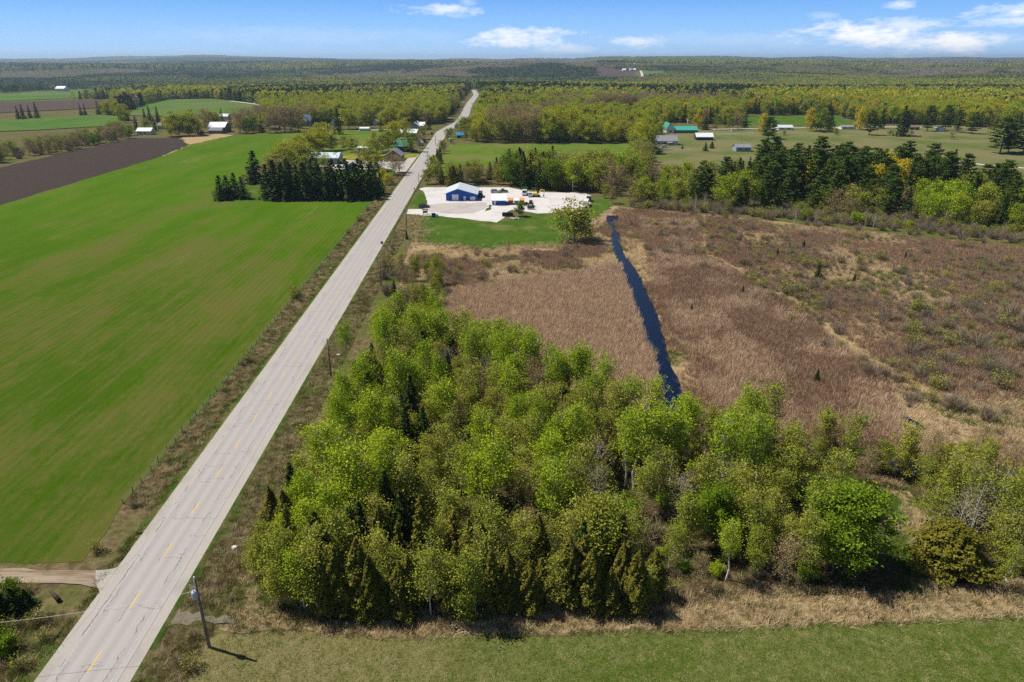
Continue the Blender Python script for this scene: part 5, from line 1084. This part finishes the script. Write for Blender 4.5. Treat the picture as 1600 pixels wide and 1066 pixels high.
house('village_house', 'grey gambrel-fronted house with a bright white roof at the bend', 'house', 641, 655, 204, 197.5, 191.5, 20, 'y', 'bluegrey', 'white', wins=[(.3, 4, 1.2, 1.4), (.7, 4, 1.2, 1.4), (.3, 1.2, 1.2, 1.4), (.7, 1.2, 1.2, 1.4)])
house('village_house', 'white-roofed wing right of the grey gambrel-fronted house', 'house', 655.5, 663, 203, 197, 191, 14, 'x', 'grey', 'white', wins=[(.5, 1.4, 1.6, 1.4)])
house('dark_house', 'dark steep-roofed house left of the white-roofed one in the hamlet', 'house', 625, 638, 201, 195, 188, 12, 'y', 'dark', 'dark', wins=[(.4, 2, 1.2, 1.4)])
# church with pale steeple
cx_, cy_ = P(636, 193); ch = thing('church', 'small church with a pale pointed steeple among the hamlet trees', 'church', (cx_, cy_, 0))
ob('wall', MB().prism([(0, -.2), (9, -.2), (9, 6), (4.5, 11), (0, 6)], 0, 16).mesh('wall', W['white']), ch)
ob('roof', MB().prism([(-.5, 5.5), (4.5, 11.05), (9.5, 5.5), (9.5, 5.7), (4.5, 11.25), (-.5, 5.7)], -.4, 16.4).mesh('roof', RF['dark']), ch)
ob('tower', MB().box(3, -3.2, 0, 6, -.05, 14).mesh('tower', W['white']), ch)
ob('steeple', MB().add([(2.8, -3.4, 14), (6.2, -3.4, 14), (6.2, .15, 14), (2.8, .15, 14), (4.5, -1.6, 23)], [(3, 2, 1, 0), (0, 1, 4), (1, 2, 4), (2, 3, 4), (3, 0, 4)]).mesh('steeple', RF['silver']), ch)
for z in (2, 8): cuboid('window', ch, GLASS, 4.1, -3.28, z, 4.9, -3.19, z + 2)
house('white_house', 'low white-roofed building at the top edge of the hamlet green', 'building', 562, 576, 205, 202.5, 199.5, 8, 'x', 'white', 'white')
house('pale_house', 'small pale grey-roofed house glimpsed among the hamlet trees', 'house', 583, 590, 196, 192, 187, 8, 'x', 'white', 'silver')
house('blue_roof_house', 'grey house with a steep blue metal roof behind bare trees', 'house', 473, 486, 197, 189, 179.5, 16, 'x', 'bluegrey', 'blue', wins=[(.3, 1.4, 1.4, 1.4), (.7, 1.4, 1.4, 1.4)])
house('grey_roof_house', 'dark grey-roofed house right of the steep blue roof', 'house', 496, 505, 196, 191, 186, 10, 'x', 'grey', 'dark', wins=[(.5, 1.2, 1.2, 1.2)])
house('pale_house', 'narrow pale house in front of the tall hamlet spruce', 'house', 517, 523, 198, 193, 187, 8, 'y', 'white', 'silver', wins=[(.5, 1.2, 1.2, 1.2)])
house('brick_house', 'low reddish brick house behind the bare trees', 'house', 424, 434, 204, 199.5, 196, 9, 'x', 'brick', 'brown', wins=[(.3, 1.2, 1, 1), (.7, 1.2, 1, 1)])
house('barn', 'grey weathered barn with a bright white roof beyond the crop field', 'barn', 326, 352, 207.5, 199, 191, 15, 'x', 'barn', 'white', doors=[(.3, 3, 3)])
house('barn_wing', 'low grey lean-to in front of the white-roofed barn', 'shed', 327, 347, 209.3, 204, 199.5, 7, 'x', 'barn', 'grey')
house('farm_shed', 'small white-roofed house behind the weathered barn', 'house', 343, 356, 187, 182, 178, 11, 'x', 'white', 'white')
house('white_bungalow', 'low white building beyond the ploughed field', 'house', 214, 236, 211, 205, 200, 9, 'x', 'white', 'white', wins=[(.3, 1.2, 1.6, 1), (.6, 1.2, 1.6, 1)])
house('grey_roof_house', 'grey house half hidden left of the large yellow-green trees', 'house', 247, 257, 202, 196, 192, 9, 'x', 'grey', 'grey')
house('small_cottage', 'tiny brown shed at the foot of the yellow-green trees', 'shed', 308, 316, 211, 208.5, 206, 4, 'x', 'brown', 'brown')
house('field_barn', 'distant white-roofed barn among the left hand fields', 'barn', 87, 103, 143, 138.5, 135, 22, 'x', 'white', 'white')
house('red_roof_house', 'house with a bright red roof right of the road bend', 'house', 722, 729, 198, 193.5, 189, 9, 'x', 'white', 'red')
house('white_gable_house', 'white gabled house beside the red roof', 'house', 710, 718, 200.5, 196.5, 192.5, 9, 'y', 'white', 'silver', wins=[(.5, 1.2, 1.2, 1.2)])
house('blue_roof_shed', 'small building with a bright blue roof at the corner of the hay field', 'shed', 714, 725, 216, 211.5, 206.5, 10, 'x', 'dark', 'blue')
house('field_hut', 'tiny pale hut at the corner of the hay field beside the road', 'hut', 702.5, 706, 222.3, 220, 218, 2.5, 'x', 'white', 'white')
gr = house('ranch_house', 'long teal-green metal roofed building on the right', 'house', 1053, 1090, 208.5, 203.5, 197.5, 14, 'x', 'barn', 'teal', wins=[(.35, .8, 1.8, 1.4), (.6, .8, 1.8, 1.4), (.85, .8, 1.8, 1.4)])
house('ranch_house', 'steep gabled wing with teal roof at the left of the long one', 'house', 1041, 1054, 208.5, 201, 193, 18, 'y', 'white', 'teal', .35, wins=[(.5, 1.2, 1.6, 1.4)])
bg_ = house('bungalow', 'white bungalow with a wide grey shingle roof and a deck', 'house', 1015, 1059, 227, 220.5, 212, 15, 'x', 'white', 'grey', wins=[(.12, .9, 1.6, 1.2), (.32, .9, 1.6, 1.2), (.55, .9, 2.4, 1.4), (.8, .9, 1.6, 1.2)], doors=[(.44, 1, 2.1)], side=[(.4, 1, 1.6, 1.2)])
cuboid('deck', bg_, W['barn'], 6, -3.2, -.1, 13, -.05, .7); cuboid('porch_roof', bg_, WHT, 13, -2.2, 2.0, 17, -.55, 2.2)
house('pole_shed', 'dark open-sided shed with a white roof right of the bungalow', 'shed', 1088, 1114, 219.5, 214, 208, 8, 'x', 'dark', 'white', wins=[])
house('small_cottage', 'small white cottage beside the golden tree behind the teal roofs', 'cottage', 1074, 1083, 193, 188.5, 185, 9, 'x', 'white', 'silver', wins=[(.5, 1, 1.2, 1)])
house('grey_cabin', 'blue-grey flat-gabled house just above the pine belt', 'house', 1150, 1173, 237, 230.5, 225.5, 9, 'x', 'bluegrey', 'grey', wins=[(.3, 1, 1.6, 1.1), (.7, 1, 1.6, 1.1)])
house('white_bungalow', 'white bungalow with pale grey roof left of the side road trees', 'house', 1217, 1239, 203.5, 199.5, 195.5, 10, 'x', 'white', 'silver', wins=[(.25, .9, 1.6, 1), (.7, .9, 1.6, 1)])
house('white_bungalow', 'white bungalow with grey roof in the middle of the side road', 'house', 1315, 1336, 202.5, 199, 196, 9, 'x', 'white', 'grey', wins=[(.25, .9, 1.6, 1), (.7, .9, 1.6, 1)])
house('brown_cabin', 'low brown cabin behind the tallest pasture spruce', 'cabin', 1422, 1436, 203, 199.5, 196.5, 8, 'x', 'brown', 'brown', doors=[(.5, 1, 2)])
house('white_shed', 'tiny white gabled shed among the pasture pines', 'shed', 1468, 1475, 206, 202.5, 199, 6, 'y', 'white', 'silver')
house('garage', 'small white-roofed garage left of the wide grey bungalow', 'garage', 1011, 1020, 217, 213.5, 211, 7, 'x', 'white', 'white')
for x0_, x1_, yb_, ye_, yr_, lb in [(943, 957, 111.6, 110.2, 108.6, 'longest white barn of the distant farm, left end'), (957.5, 970, 111.6, 110.2, 108.4, 'second white barn of the distant farm'), (973, 979, 112, 110.5, 109, 'small white barn in the distant farm, next to the silo'), (984, 993, 111.3, 110.1, 108.8, 'white barn of the distant farm nearest the far road'), (928, 940, 110.6, 109.8, 108.8, 'pale low barn at the far left of the distant farm')]:
    house('far_barn', lb, 'barn', x0_, x1_, yb_, ye_, yr_, 30, 'x', 'white', 'white', group='barns of the distant farm', h=6, rh=5)
sx_, sy_ = P(991.5, 110.2); so = thing('silo', 'tall thin silo of the distant farm by the far road', 'silo', (sx_, sy_, float(hz(sx_, sy_))))
ob('tower', MB().tube([(0, 0, -1), (0, 0, 27)], [4, 4], 16).mesh('tower', W['grey']), so); ob('dome', MB().tube([(0, 0, 27.02), (0, 0, 29.5), (0, 0, 31)], [4.1, 3, .6], 16).mesh('dome', RF['silver']), so)
for x0_, x1_, yb_, lb in [(683, 687, 109, 'tiny pale house far off above the road, left one'), (722, 727, 127, 'pale roof far up the road'), (737, 742, 130, 'pale roof beside the far stretch of road'), (881, 884, 121, 'tiny white house in the distant woods'), (820, 824, 117, 'tiny pale house in the distant fields')]:
    house('distant_house', lb, 'house', x0_, x1_, yb_, yb_ - 1.2, yb_ - 2.2, 12, 'x', 'white', 'white', h=5, rh=4, group='scattered distant houses')

# ---------------------------------------------------------------- vehicles and yard things
def paintm(nm, c): return N(nm).bsdf(c, .3, None, .5)
CP_ = {k: paintm(k + '_paint', c) for k, c in dict(black=(.012, .012, .015), white=(.75, .75, .74), silver=(.4, .42, .44), red=(.42, .03, .04), yellow=(.62, .42, .05), darkblue=(.03, .06, .15), darkgreen=(.02, .06, .04)).items()}
def wheels(t, xs, ys_, r=.36, w=.24):
    for X in xs:
        for Y in ys_:
            o = ob('wheel', MB().tube([(X, Y - w / 2, r), (X, Y + w / 2, r)], [r, r], 14).mesh('wheel', BLK), t)
            ob('rim', MB().tube([(X, Y - w / 2 - .012, r), (X, Y + w / 2 + .012, r)], [r * .55, r * .55], 10).mesh('rim', CP_['silver']), o)
def car(label, px, py, rz, paint, suv=True, pick=False, group=None):
    x, y = P(px, py); t = thing('parked_car', label, 'car', (x, y, .085), rz, group); L = 4.7; hw = .92
    prof = [(-2.35, .35), (2.35, .35), (2.38, .75), (2.25, .95), (1.15, 1.05), (-2.3, 1.08 if not pick else 1.0), (-2.38, .7)]
    ob('body', MB().prism(prof, -hw, hw).mesh('body', CP_[paint]), t)
    cab = [(-2.15 if suv and not pick else -.9, 1.085), (1.1, 1.085), (.45, 1.68), (-1.95 if suv and not pick else -.7, 1.7)]
    ob('windows', MB().prism(cab, -hw + .12, hw - .12).mesh('windows', GLASS), t)
    ob('roof', MB().box(cab[3][0], -hw + .15, 1.705, .45, hw - .15, 1.76).mesh('roof', CP_[paint]), t)
    wheels(t, (-1.45, 1.45), (-.82, .82))
    for s in (-1, 1): ob('headlight', MB().box(2.3, s * .65 - .18, .68, 2.4, s * .65 + .18, .84).mesh('headlight', CP_['white']), t)
    return t
car('black car parked by the drive near the entrance lawn', 662.5, 325, .4, 'black'); car('dark pickup parked behind the shed at the back of the yard', 786, 301, .15, 'darkgreen', False, True); car('grey car at the back of the yard behind the shed', 774, 301.5, .1, 'silver')
car('silver pickup between the box truck and the yellow digger', 828.5, 307.5, 1.57, 'silver', False, True); car('black car on the road in the hamlet', 675, 210, 1.6, 'black')
car('dark car parked before the white garage in the hamlet', 664, 224, .2, 'black', group='cars along the hamlet road'); car('dark car in front of the bungalow deck', 1038, 231, .1, 'white'); car('pale car in the ranch yard by the side road', 1147, 205, 0, 'white')
def truck(label, px, py, rz):
    x, y = P(px, py); t = thing('box_truck', label, 'truck', (x, y, .085), rz)
    ob('chassis', MB().box(-4, -.6, .5, 3.2, .6, .75).mesh('chassis', CP_['black']), t); ob('cargo_box', MB().box(-4, -1.2, .78, 1.2, 1.2, 3.1).mesh('cargo_box', CP_['darkgreen']), t)
    ob('cab', MB().prism([(1.4, .5), (3.6, .5), (3.65, 1.5), (3.0, 2.6), (1.4, 2.7)], -1.1, 1.1).mesh('cab', CP_['white']), t)
    ob('windscreen', MB().prism([(3.64, 1.56), (3.70, 1.56), (3.12, 2.5), (3.06, 2.5)], -.95, .95).mesh('windscreen', GLASS), t); wheels(t, (-3, -1.9, 2.5), (-.95, .95), .5, .3)
truck('box truck with a white cab parked nose outward at the back of the yard', 820, 304.5, -1.65)
x_, y_ = P(838, 308); dg = thing('excavator', 'yellow digger with its boom folded at the back of the yard', 'excavator', (x_, y_, .085), -.2)
for s in (-1, 1): ob('track', MB().prism([(-1.6, .1), (-1.8, .4), (-1.6, .8), (1.6, .8), (1.8, .4), (1.6, .1)], s * 1.0 - .25, s * 1.0 + .25).mesh('track', BLK), dg)
ob('body', MB().box(-1.7, -1.1, .85, 1.1, 1.1, 1.7).mesh('body', CP_['yellow']), dg); ob('cab', MB().prism([(.1, 1.72), (1.25, 1.72), (1.15, 2.8), (.2, 2.85)], .05, 1.05).mesh('cab', GLASS), dg)
ob('boom', MB().tube([(1.0, -.5, 1.3), (2.3, -.5, 3.6), (4.0, -.5, 3.3)], [.22, .26, .18], 4).mesh('boom', CP_['yellow']), dg); ob('arm', MB().tube([(3.9, -.5, 3.35), (3.6, -.5, 1.2)], [.17, .12], 4).mesh('arm', CP_['yellow']), dg)
ob('bucket', MB().prism([(3.3, .4), (3.9, .5), (3.8, 1.2), (3.4, 1.2)], -.95, -.05).mesh('bucket', CP_['black']), dg)
x_, y_ = P(830, 322); tr = thing('tractor', 'small red tractor on the white gravel right of the bins', 'tractor', (x_, y_, .085), 1.3)
ob('hood', MB().prism([(.2, .7), (1.8, .7), (1.8, 1.35), (.2, 1.5)], -.4, .4).mesh('hood', CP_['red']), tr); ob('cab', MB().prism([(-1.2, .9), (.18, .9), (.05, 2.4), (-1.1, 2.4)], -.65, .65).mesh('cab', GLASS), tr)
ob('cab_roof', MB().box(-1.25, -.75, 2.41, .15, .75, 2.55).mesh('cab_roof', CP_['red']), tr); wheels(tr, (-.8,), (-.85, .85), .75, .4); wheels(tr, (1.4,), (-.6, .6), .42, .25)
def tank(label, px, py, rz, mat, R=.7, L=1.8, nm='storage_tank', cat='tank', group=None):
    x, y = P(px, py); t = thing(nm, label, cat, (x, y, .09), rz, group)
    ob('drum', MB().tube([(-L / 2, 0, R + .25), (-L / 2 + .15, 0, R + .25), (L / 2 - .15, 0, R + .25), (L / 2, 0, R + .25)], [R * .8, R, R, R * .8], 14).mesh('drum', mat), t)
    for s in (-1, 1): ob('stand', MB().box(s * L * .3 - .1, -R * .7, 0, s * L * .3 + .1, R * .7, .45).mesh('stand', CP_['black']), t)
tank('dark round tank just right of the orange-lidded bins', 821.5, 322, .2, CP_['black']); tank('dark green drum at the lower edge of the yard, left of two', 827, 327.5, 0, CP_['darkgreen']); tank('dark green drum at the lower edge of the yard, right of two', 832, 327.5, 0, CP_['darkgreen'])
def wagon(label, px, py, rz, body, L=5.5, H=1.9, wd=2.1, nm='trailer', z=.09):
    x, y = P(px, py); t = thing(nm, label, 'trailer', (x, y, z), rz)
    ob('trailer_body', MB().prism([(-L / 2, .5), (L / 2, .5), (L / 2 + .1, H * .7), (L / 2 - .3, H + .3), (-L / 2 + .2, H + .35), (-L / 2, H * .8)], -wd / 2, wd / 2).mesh('trailer_body', body), t)
    ob('window', MB().box(-L * .25, -wd / 2 - .03, 1.2, L * .2, -wd / 2 + .01, 1.7).mesh('window', GLASS), t); ob('hitch', MB().tube([(L / 2, 0, .5), (L / 2 + 1.1, 0, .45)], [.06, .06], 5).mesh('hitch', BLK), t); wheels(t, (-.4, .5), (-wd / 2 + .1, wd / 2 - .1), .33, .2)
wagon('long white trailer at the right edge of the gravel yard, behind the willow', 915.5, 322, 1.4, CP_['white'], 7, 2.3); wagon('small white trailer at the lower right corner of the yard', 914, 328.5, .2, CP_['white'], 3.2, 1.3); wagon('dark trailer against the right edge of the yard', 920, 314.5, 1.5, CP_['darkgreen'], 3.6, 1.7)
# retaining pit, rocks, sign, hatch
x_, y_ = P(784.5, 338.8); x2_ = P(802, 338.8)[0]; bn = thing('retaining_box', 'long black open-topped box sunk in the bank below the bins', 'box', (x_, y_, .06)); w_ = x2_ - x_
ob('side_panel', MB().box(0, 0, 0, w_, .15, 1.3).box(0, 2.2, 0, w_, 2.35, 1.3).mesh('side_panel', CP_['black']), bn); ob('end_panel', MB().box(0, .16, 0, .15, 2.19, 1.3).box(w_ - .15, .16, 0, w_, 2.19, 1.3).mesh('end_panel', W['barn']), bn); cuboid('base_panel', bn, CP_['black'], .16, .16, .02, w_ - .16, 2.19, .1)
STONE = m_plain('field_stone', (.30, .27, .24), .95, .25)
def rock(label, px, py, s, mat=STONE, z=.05, group=None):
    r_ = random.Random(int(px * 7 + py)); import bmesh as _b
    bm = _b.new(); _b.ops.create_icosphere(bm, subdivisions=2, radius=s)
    for v in bm.verts: v.co *= .8 + .35 * r_.random(); v.co.z *= .6
    me = bpy.data.meshes.new('rock'); bm.to_mesh(me); bm.free(); me.materials.append(mat); x, y = P(px, py); return props(ob('rock', me, None, (x, y, z + s * .25)), label, 'rock', group)
for i, (a_, b_, s_) in enumerate([(801, 342.5, .9), (804, 343.5, .8), (807, 342.6, .9), (810, 343, .7), (798, 341.5, .6)]): rock('%s stone from the left in the pile below the small round tree' % ordn([2, 3, 4, 5, 1][i]), a_, b_, s_, group='stones below the small round tree')
rock('small pale boulder on the verge beside the left edge of the grove', 367, 857, .42, m_plain('pale_stone', (.6, .57, .53), .9)); rock('pale stone by the roadside at the far end of the grove', 529, 556, .45, m_plain('pale_stone2', (.6, .57, .53), .9))
x_, y_ = P(664.5, 335); sg = thing('yard_sign', 'low wooden notice board on two posts under a little roof beside the drive', 'sign', (x_, y_, .08), .1)
for s in (-1, 1): cuboid('post', sg, W['brown'], s * .9 - .08, -.08, 0, s * .9 + .08, .08, 1.7)
cuboid('board', sg, W['brown'], -.81, -.05, .5, .81, .05, 1.4); ob('roof', MB().prism([(-.6, 1.71), (0, 2.15), (.6, 1.71), (.6, 1.79), (0, 2.25), (-.6, 1.79)], -1.2, 1.2, 'x').mesh('roof', RF['brown']), sg)
x_, y_ = P(674.5, 340); bx_ = thing('ice_box', 'dark blue cabinet beside a pale one at the edge of the workshop lawn', 'cabinet', (x_, y_, .06)); cuboid('cabinet_body', bx_, CP_['darkblue'], 0, 0, 0, 1.5, 1.0, 1.5); cuboid('lid', bx_, CP_['black'], -.04, -.04, 1.51, 1.54, 1.04, 1.6)
x_, y_ = P(680, 340); bx_ = thing('water_tank', 'pale translucent cube tank in a frame next to the dark blue cabinet', 'tank', (x_, y_, .06)); cuboid('tank_body', bx_, m_plain('pale_plastic', (.55, .68, .74), .5, .05), .05, .05, .15, 1.2, 1.1, 1.25); cuboid('pallet', bx_, W['barn'], 0, 0, 0, 1.25, 1.15, .14); cuboid('cap', bx_, CP_['black'], .5, .45, 1.26, .75, .7, 1.34)
# road sign, mailboxes
def signpost(label, px, py, panel, H=2.0, w=.7, hh=.7, nm='road_sign', cat='sign', rz=0):
    x, y = P(px, py); t = thing(nm, label, cat, (x, y, .1), rz); ob('post', MB().tube([(0, 0, -.1), (0, 0, H + hh)], [.05, .05], 6).mesh('post', W['grey']), t); cuboid('panel', t, panel, -w / 2, -.1, H, w / 2, -.06, H + hh); return t
sp_ = signpost('blue square road sign with a white symbol at the right edge of the road', 597.5, 389, paintm('sign_blue', (.02, .09, .30)), 1.6, .95, .95)
ob('symbol', MB().box(-.1, -.115, 1.85, .1, -.101, 2.3).box(-.28, -.115, 2.0, .28, -.1015, 2.12).mesh('symbol', WHT), sp_)
def mailbox(label, px, py, paint, rz=0):
    x, y = P(px, py); t = thing('mailbox', label, 'mailbox', (x, y, .1), rz); cuboid('post', t, W['brown'], -.07, -.07, 0, .07, .07, 1.05)
    ob('box', MB().prism([(-.3, 1.06), (.3, 1.06), (.3, 1.4), (.15, 1.58), (-.15, 1.58), (-.3, 1.4)], -.5, .5).mesh('box', CP_[paint]), t); cuboid('flag', t, CP_['red'], .31, -.1, 1.3, .35, .05, 1.55)
mailbox('dark blue mailbox on the verge across the ditch, right of the blue sign', 613, 391, 'darkblue'); mailbox('small blue mailbox at the yard entrance beside the road', 647.5, 299, 'darkblue')

# ---------------------------------------------------------------- poles, wires, fences
POLEM = m_bark('pole_wood', (.13, .115, .10), (.26, .24, .215), 2.0)
ROADPOLES = [(327.5, 1012, 905), (517.6, 591, 538), (596, 446, 406), (635.6, 356, 327), (655.2, 298, 274), (669, 258, 240), (681, 229.5, 215)]
PL = []
for i, (px, py, pt) in enumerate(ROADPOLES):
    x, y = P(px, py); H = min(11, max(8.5, zfor(x, y, pt))); PL.append((x, y, H))
    lb = ['nearest utility pole with a grey transformer can, standing in the dry grass', 'slim utility pole against the left edge of the grove', 'utility pole beside the thicket at the tip of the grove', 'utility pole on the verge before the workshop drive', 'utility pole at the corner of the gravel yard', 'utility pole beside the trees by the hay field', 'utility pole at the entrance of the hamlet'][i]
    t = thing('utility_pole', lb, 'pole', (x, y, 0), .1, 'utility poles along the road')
    ob('pole', MB().tube([(0, 0, -.3), (0, 0, H * .5), (0, 0, H)], [.19, .165, .13], 10).mesh('pole', POLEM, True), t)
    ob('insulator', MB().tube([(0, 0, H + .005), (0, 0, H + .3)], [.09, .07], 8).mesh('insulator', WHT), t)
    if i == 0:
        tf = ob('transformer', MB().tube([(-.38, .12, H - 2.75), (-.38, .12, H - 2.7), (-.38, .12, H - 1.8), (-.38, .12, H - 1.72)], [.26, .3, .3, .24], 16).mesh('transformer', m_plain('transformer_grey', (.45, .49, .52), .5, .04), True), t)
        ob('bushing', MB().tube([(-.42, .12, H - 1.71), (-.42, .12, H - 1.45)], [.05, .04], 6).mesh('bushing', WHT), tf)
        ob('arm', MB().tube([(0, 0, H - 1.1), (-.65, .15, H - 1.0)], [.04, .04], 5).mesh('arm', W['grey']), t); ob('cutout', MB().tube([(-.65, .15, H - 1.25), (-.65, .15, H - .85)], [.05, .05], 6).mesh('cutout', WHT), t)
        ob('mount', MB().box(-.25, -.05, H - 2.5, -.1, .2, H - 2.4).box(-.25, -.05, H - 1.95, -.1, .2, H - 1.85).mesh('mount', W['grey']), t)
        gx, gy = P(356, 962); ob('guy_wire', MB().tube([(.0, .0, H - 1.5), (gx - x, gy - y, 0)], [.018, .018], 4).mesh('guy_wire', W['grey']), t)
WIRE = paintm('cable_metal', (.35, .35, .35))
def sag(a, b, s, n=12): return [(a[0] + (b[0] - a[0]) * t, a[1] + (b[1] - a[1]) * t, a[2] + (b[2] - a[2]) * t - 4 * s * t * (1 - t)) for t in [k / n for k in range(n + 1)]]
PL0 = [(PL[0][0] + 1.5, -20, 9.6)] + PL
for i in range(len(PL0) - 1):
    a, b = PL0[i], PL0[i + 1]
    for dz in (0.25, -1.6):
        props(ob('power_line', MB().tube(sag((a[0], a[1], a[2] + dz), (b[0], b[1], b[2] + dz), .9), [.012] * 13, 4).mesh('power_line', CP_['black'])), '%s of the road-side power lines, %s span from the viewer' % ('upper' if dz > 0 else 'lower', ordn(i + 1)), 'cable', 'power lines along the road')
x_, y_ = PL[0][0], PL[0][1]; e0 = P(-60, 978, 6.5)
props(ob('service_wire', MB().tube(sag((x_, y_, 8.0), (e0[0], e0[1], 6.5), .55), [.018] * 13, 4).mesh('service_wire', paintm('bright_cable', (.75, .73, .68)))), 'thin pale wire crossing the road from the nearest pole to the left', 'cable')
for px, py, pt, lb in [(615.6, 275, 255, 'thin pole before the reddish tree in the forecourt'), (614, 205, 165, 'tall pole among the hamlet trees behind the white roofs'), (683, 203, 186, 'pole beyond the road bend'), (1158, 228, 213, 'thin flagpole left of the blue-grey cabin'), (1054.5, 212, 196, 'pole in front of the teal roofed buildings')]:
    x, y = P(px, py); H = zfor(x, y, pt); t = thing('thin_pole', lb, 'pole', (x, y, 0)); ob('pole', MB().tube([(0, 0, -.2), (0, 0, H)], [.14, .09], 8).mesh('pole', POLEM), t); ob('cap', MB().tube([(0, 0, H + .01), (0, 0, H + .2)], [.08, .06], 6).mesh('cap', WHT), t)
fe = thing('wire_fence', 'old wire fence on leaning wooden posts between the crop field and the road', 'fence', RU(83, -11.0) + (0,))
ox, oy = RU(83, -11.0); fr = random.Random(4); s_ = 83.0; tops = []
while s_ < 292:
    x, y = RU(s_, -11.0 + fr.uniform(-.15, .15)); H = fr.uniform(1.0, 1.35); ob('post', MB().tube([(x - ox, y - oy, -.2), (x - ox + fr.uniform(-.12, .12), y - oy + fr.uniform(-.12, .12), H)], [.08, .065], 6).mesh('post', POLEM), fe); tops.append((x - ox, y - oy)); s_ += fr.uniform(2.6, 3.6)
for z in (.4, .7, 1.0): ob('wire', MB().tube([(a, b, z) for a, b in tops], [.012] * len(tops), 3, False).mesh('wire', W['grey']), fe)
def rail(label, a, b, n, px=True):
    A = P(*a); B = P(*b); t = thing('rail_fence', label, 'fence', A + (0,))
    for k in range(n):
        q = k / (n - 1); ob('post', MB().box((B[0] - A[0]) * q - .1, (B[1] - A[1]) * q - .1, -.2, (B[0] - A[0]) * q + .1, (B[1] - A[1]) * q + .1, 1.4).mesh('post', WHT), t)
    for z in (.6, 1.1): ob('rail', MB().tube([(0, 0, z), (B[0] - A[0], B[1] - A[1], z)], [.06, .06], 4).mesh('rail', WHT), t)
rail('pale rail fence on the pasture right of the white-roofed shed', (1118, 212), (1178, 209), 24); rail('pale rail fence below the wide grey bungalow', (1010, 236), (1078, 236), 18)
def log(nm, label, a, b, R, mat, za=.15, zb=.15):
    A = P(*a); B = P(*b); props(ob(nm, MB().tube([(0, 0, za), ((B[0] - A[0]) * .5 + .1, (B[1] - A[1]) * .5 - .1, (za + zb) / 2 + .1), (B[0] - A[0], B[1] - A[1], zb)], [R, R * .85, R * .6], 8).mesh(nm, mat, True), None, A + (0.05,)), label, 'log')
log('fallen_log', 'dark leaning log in the rough corner below the farm track', (93, 941), (80, 929), .28, BARK['dark'], .25, .5)
log('dead_branch', 'pale bare fallen branch in the rough corner by the road', (52, 970), (62, 955), .09, BARK['pale']); log('dead_branch', 'long white fallen branch at the foot of the right hand birches', (1556, 892), (1576, 915), .11, BARK['pale']); log('fallen_log', 'pale broken trunk lying near the front of the grove below the dark spruce', (926, 858), (946, 846), .18, BARK['pale'], .2, 1.2)
log('fallen_log', 'grey log beside the painted shade patch at the edge of the marsh', (1445, 672), (1400, 664), .1, BARK['pale'])
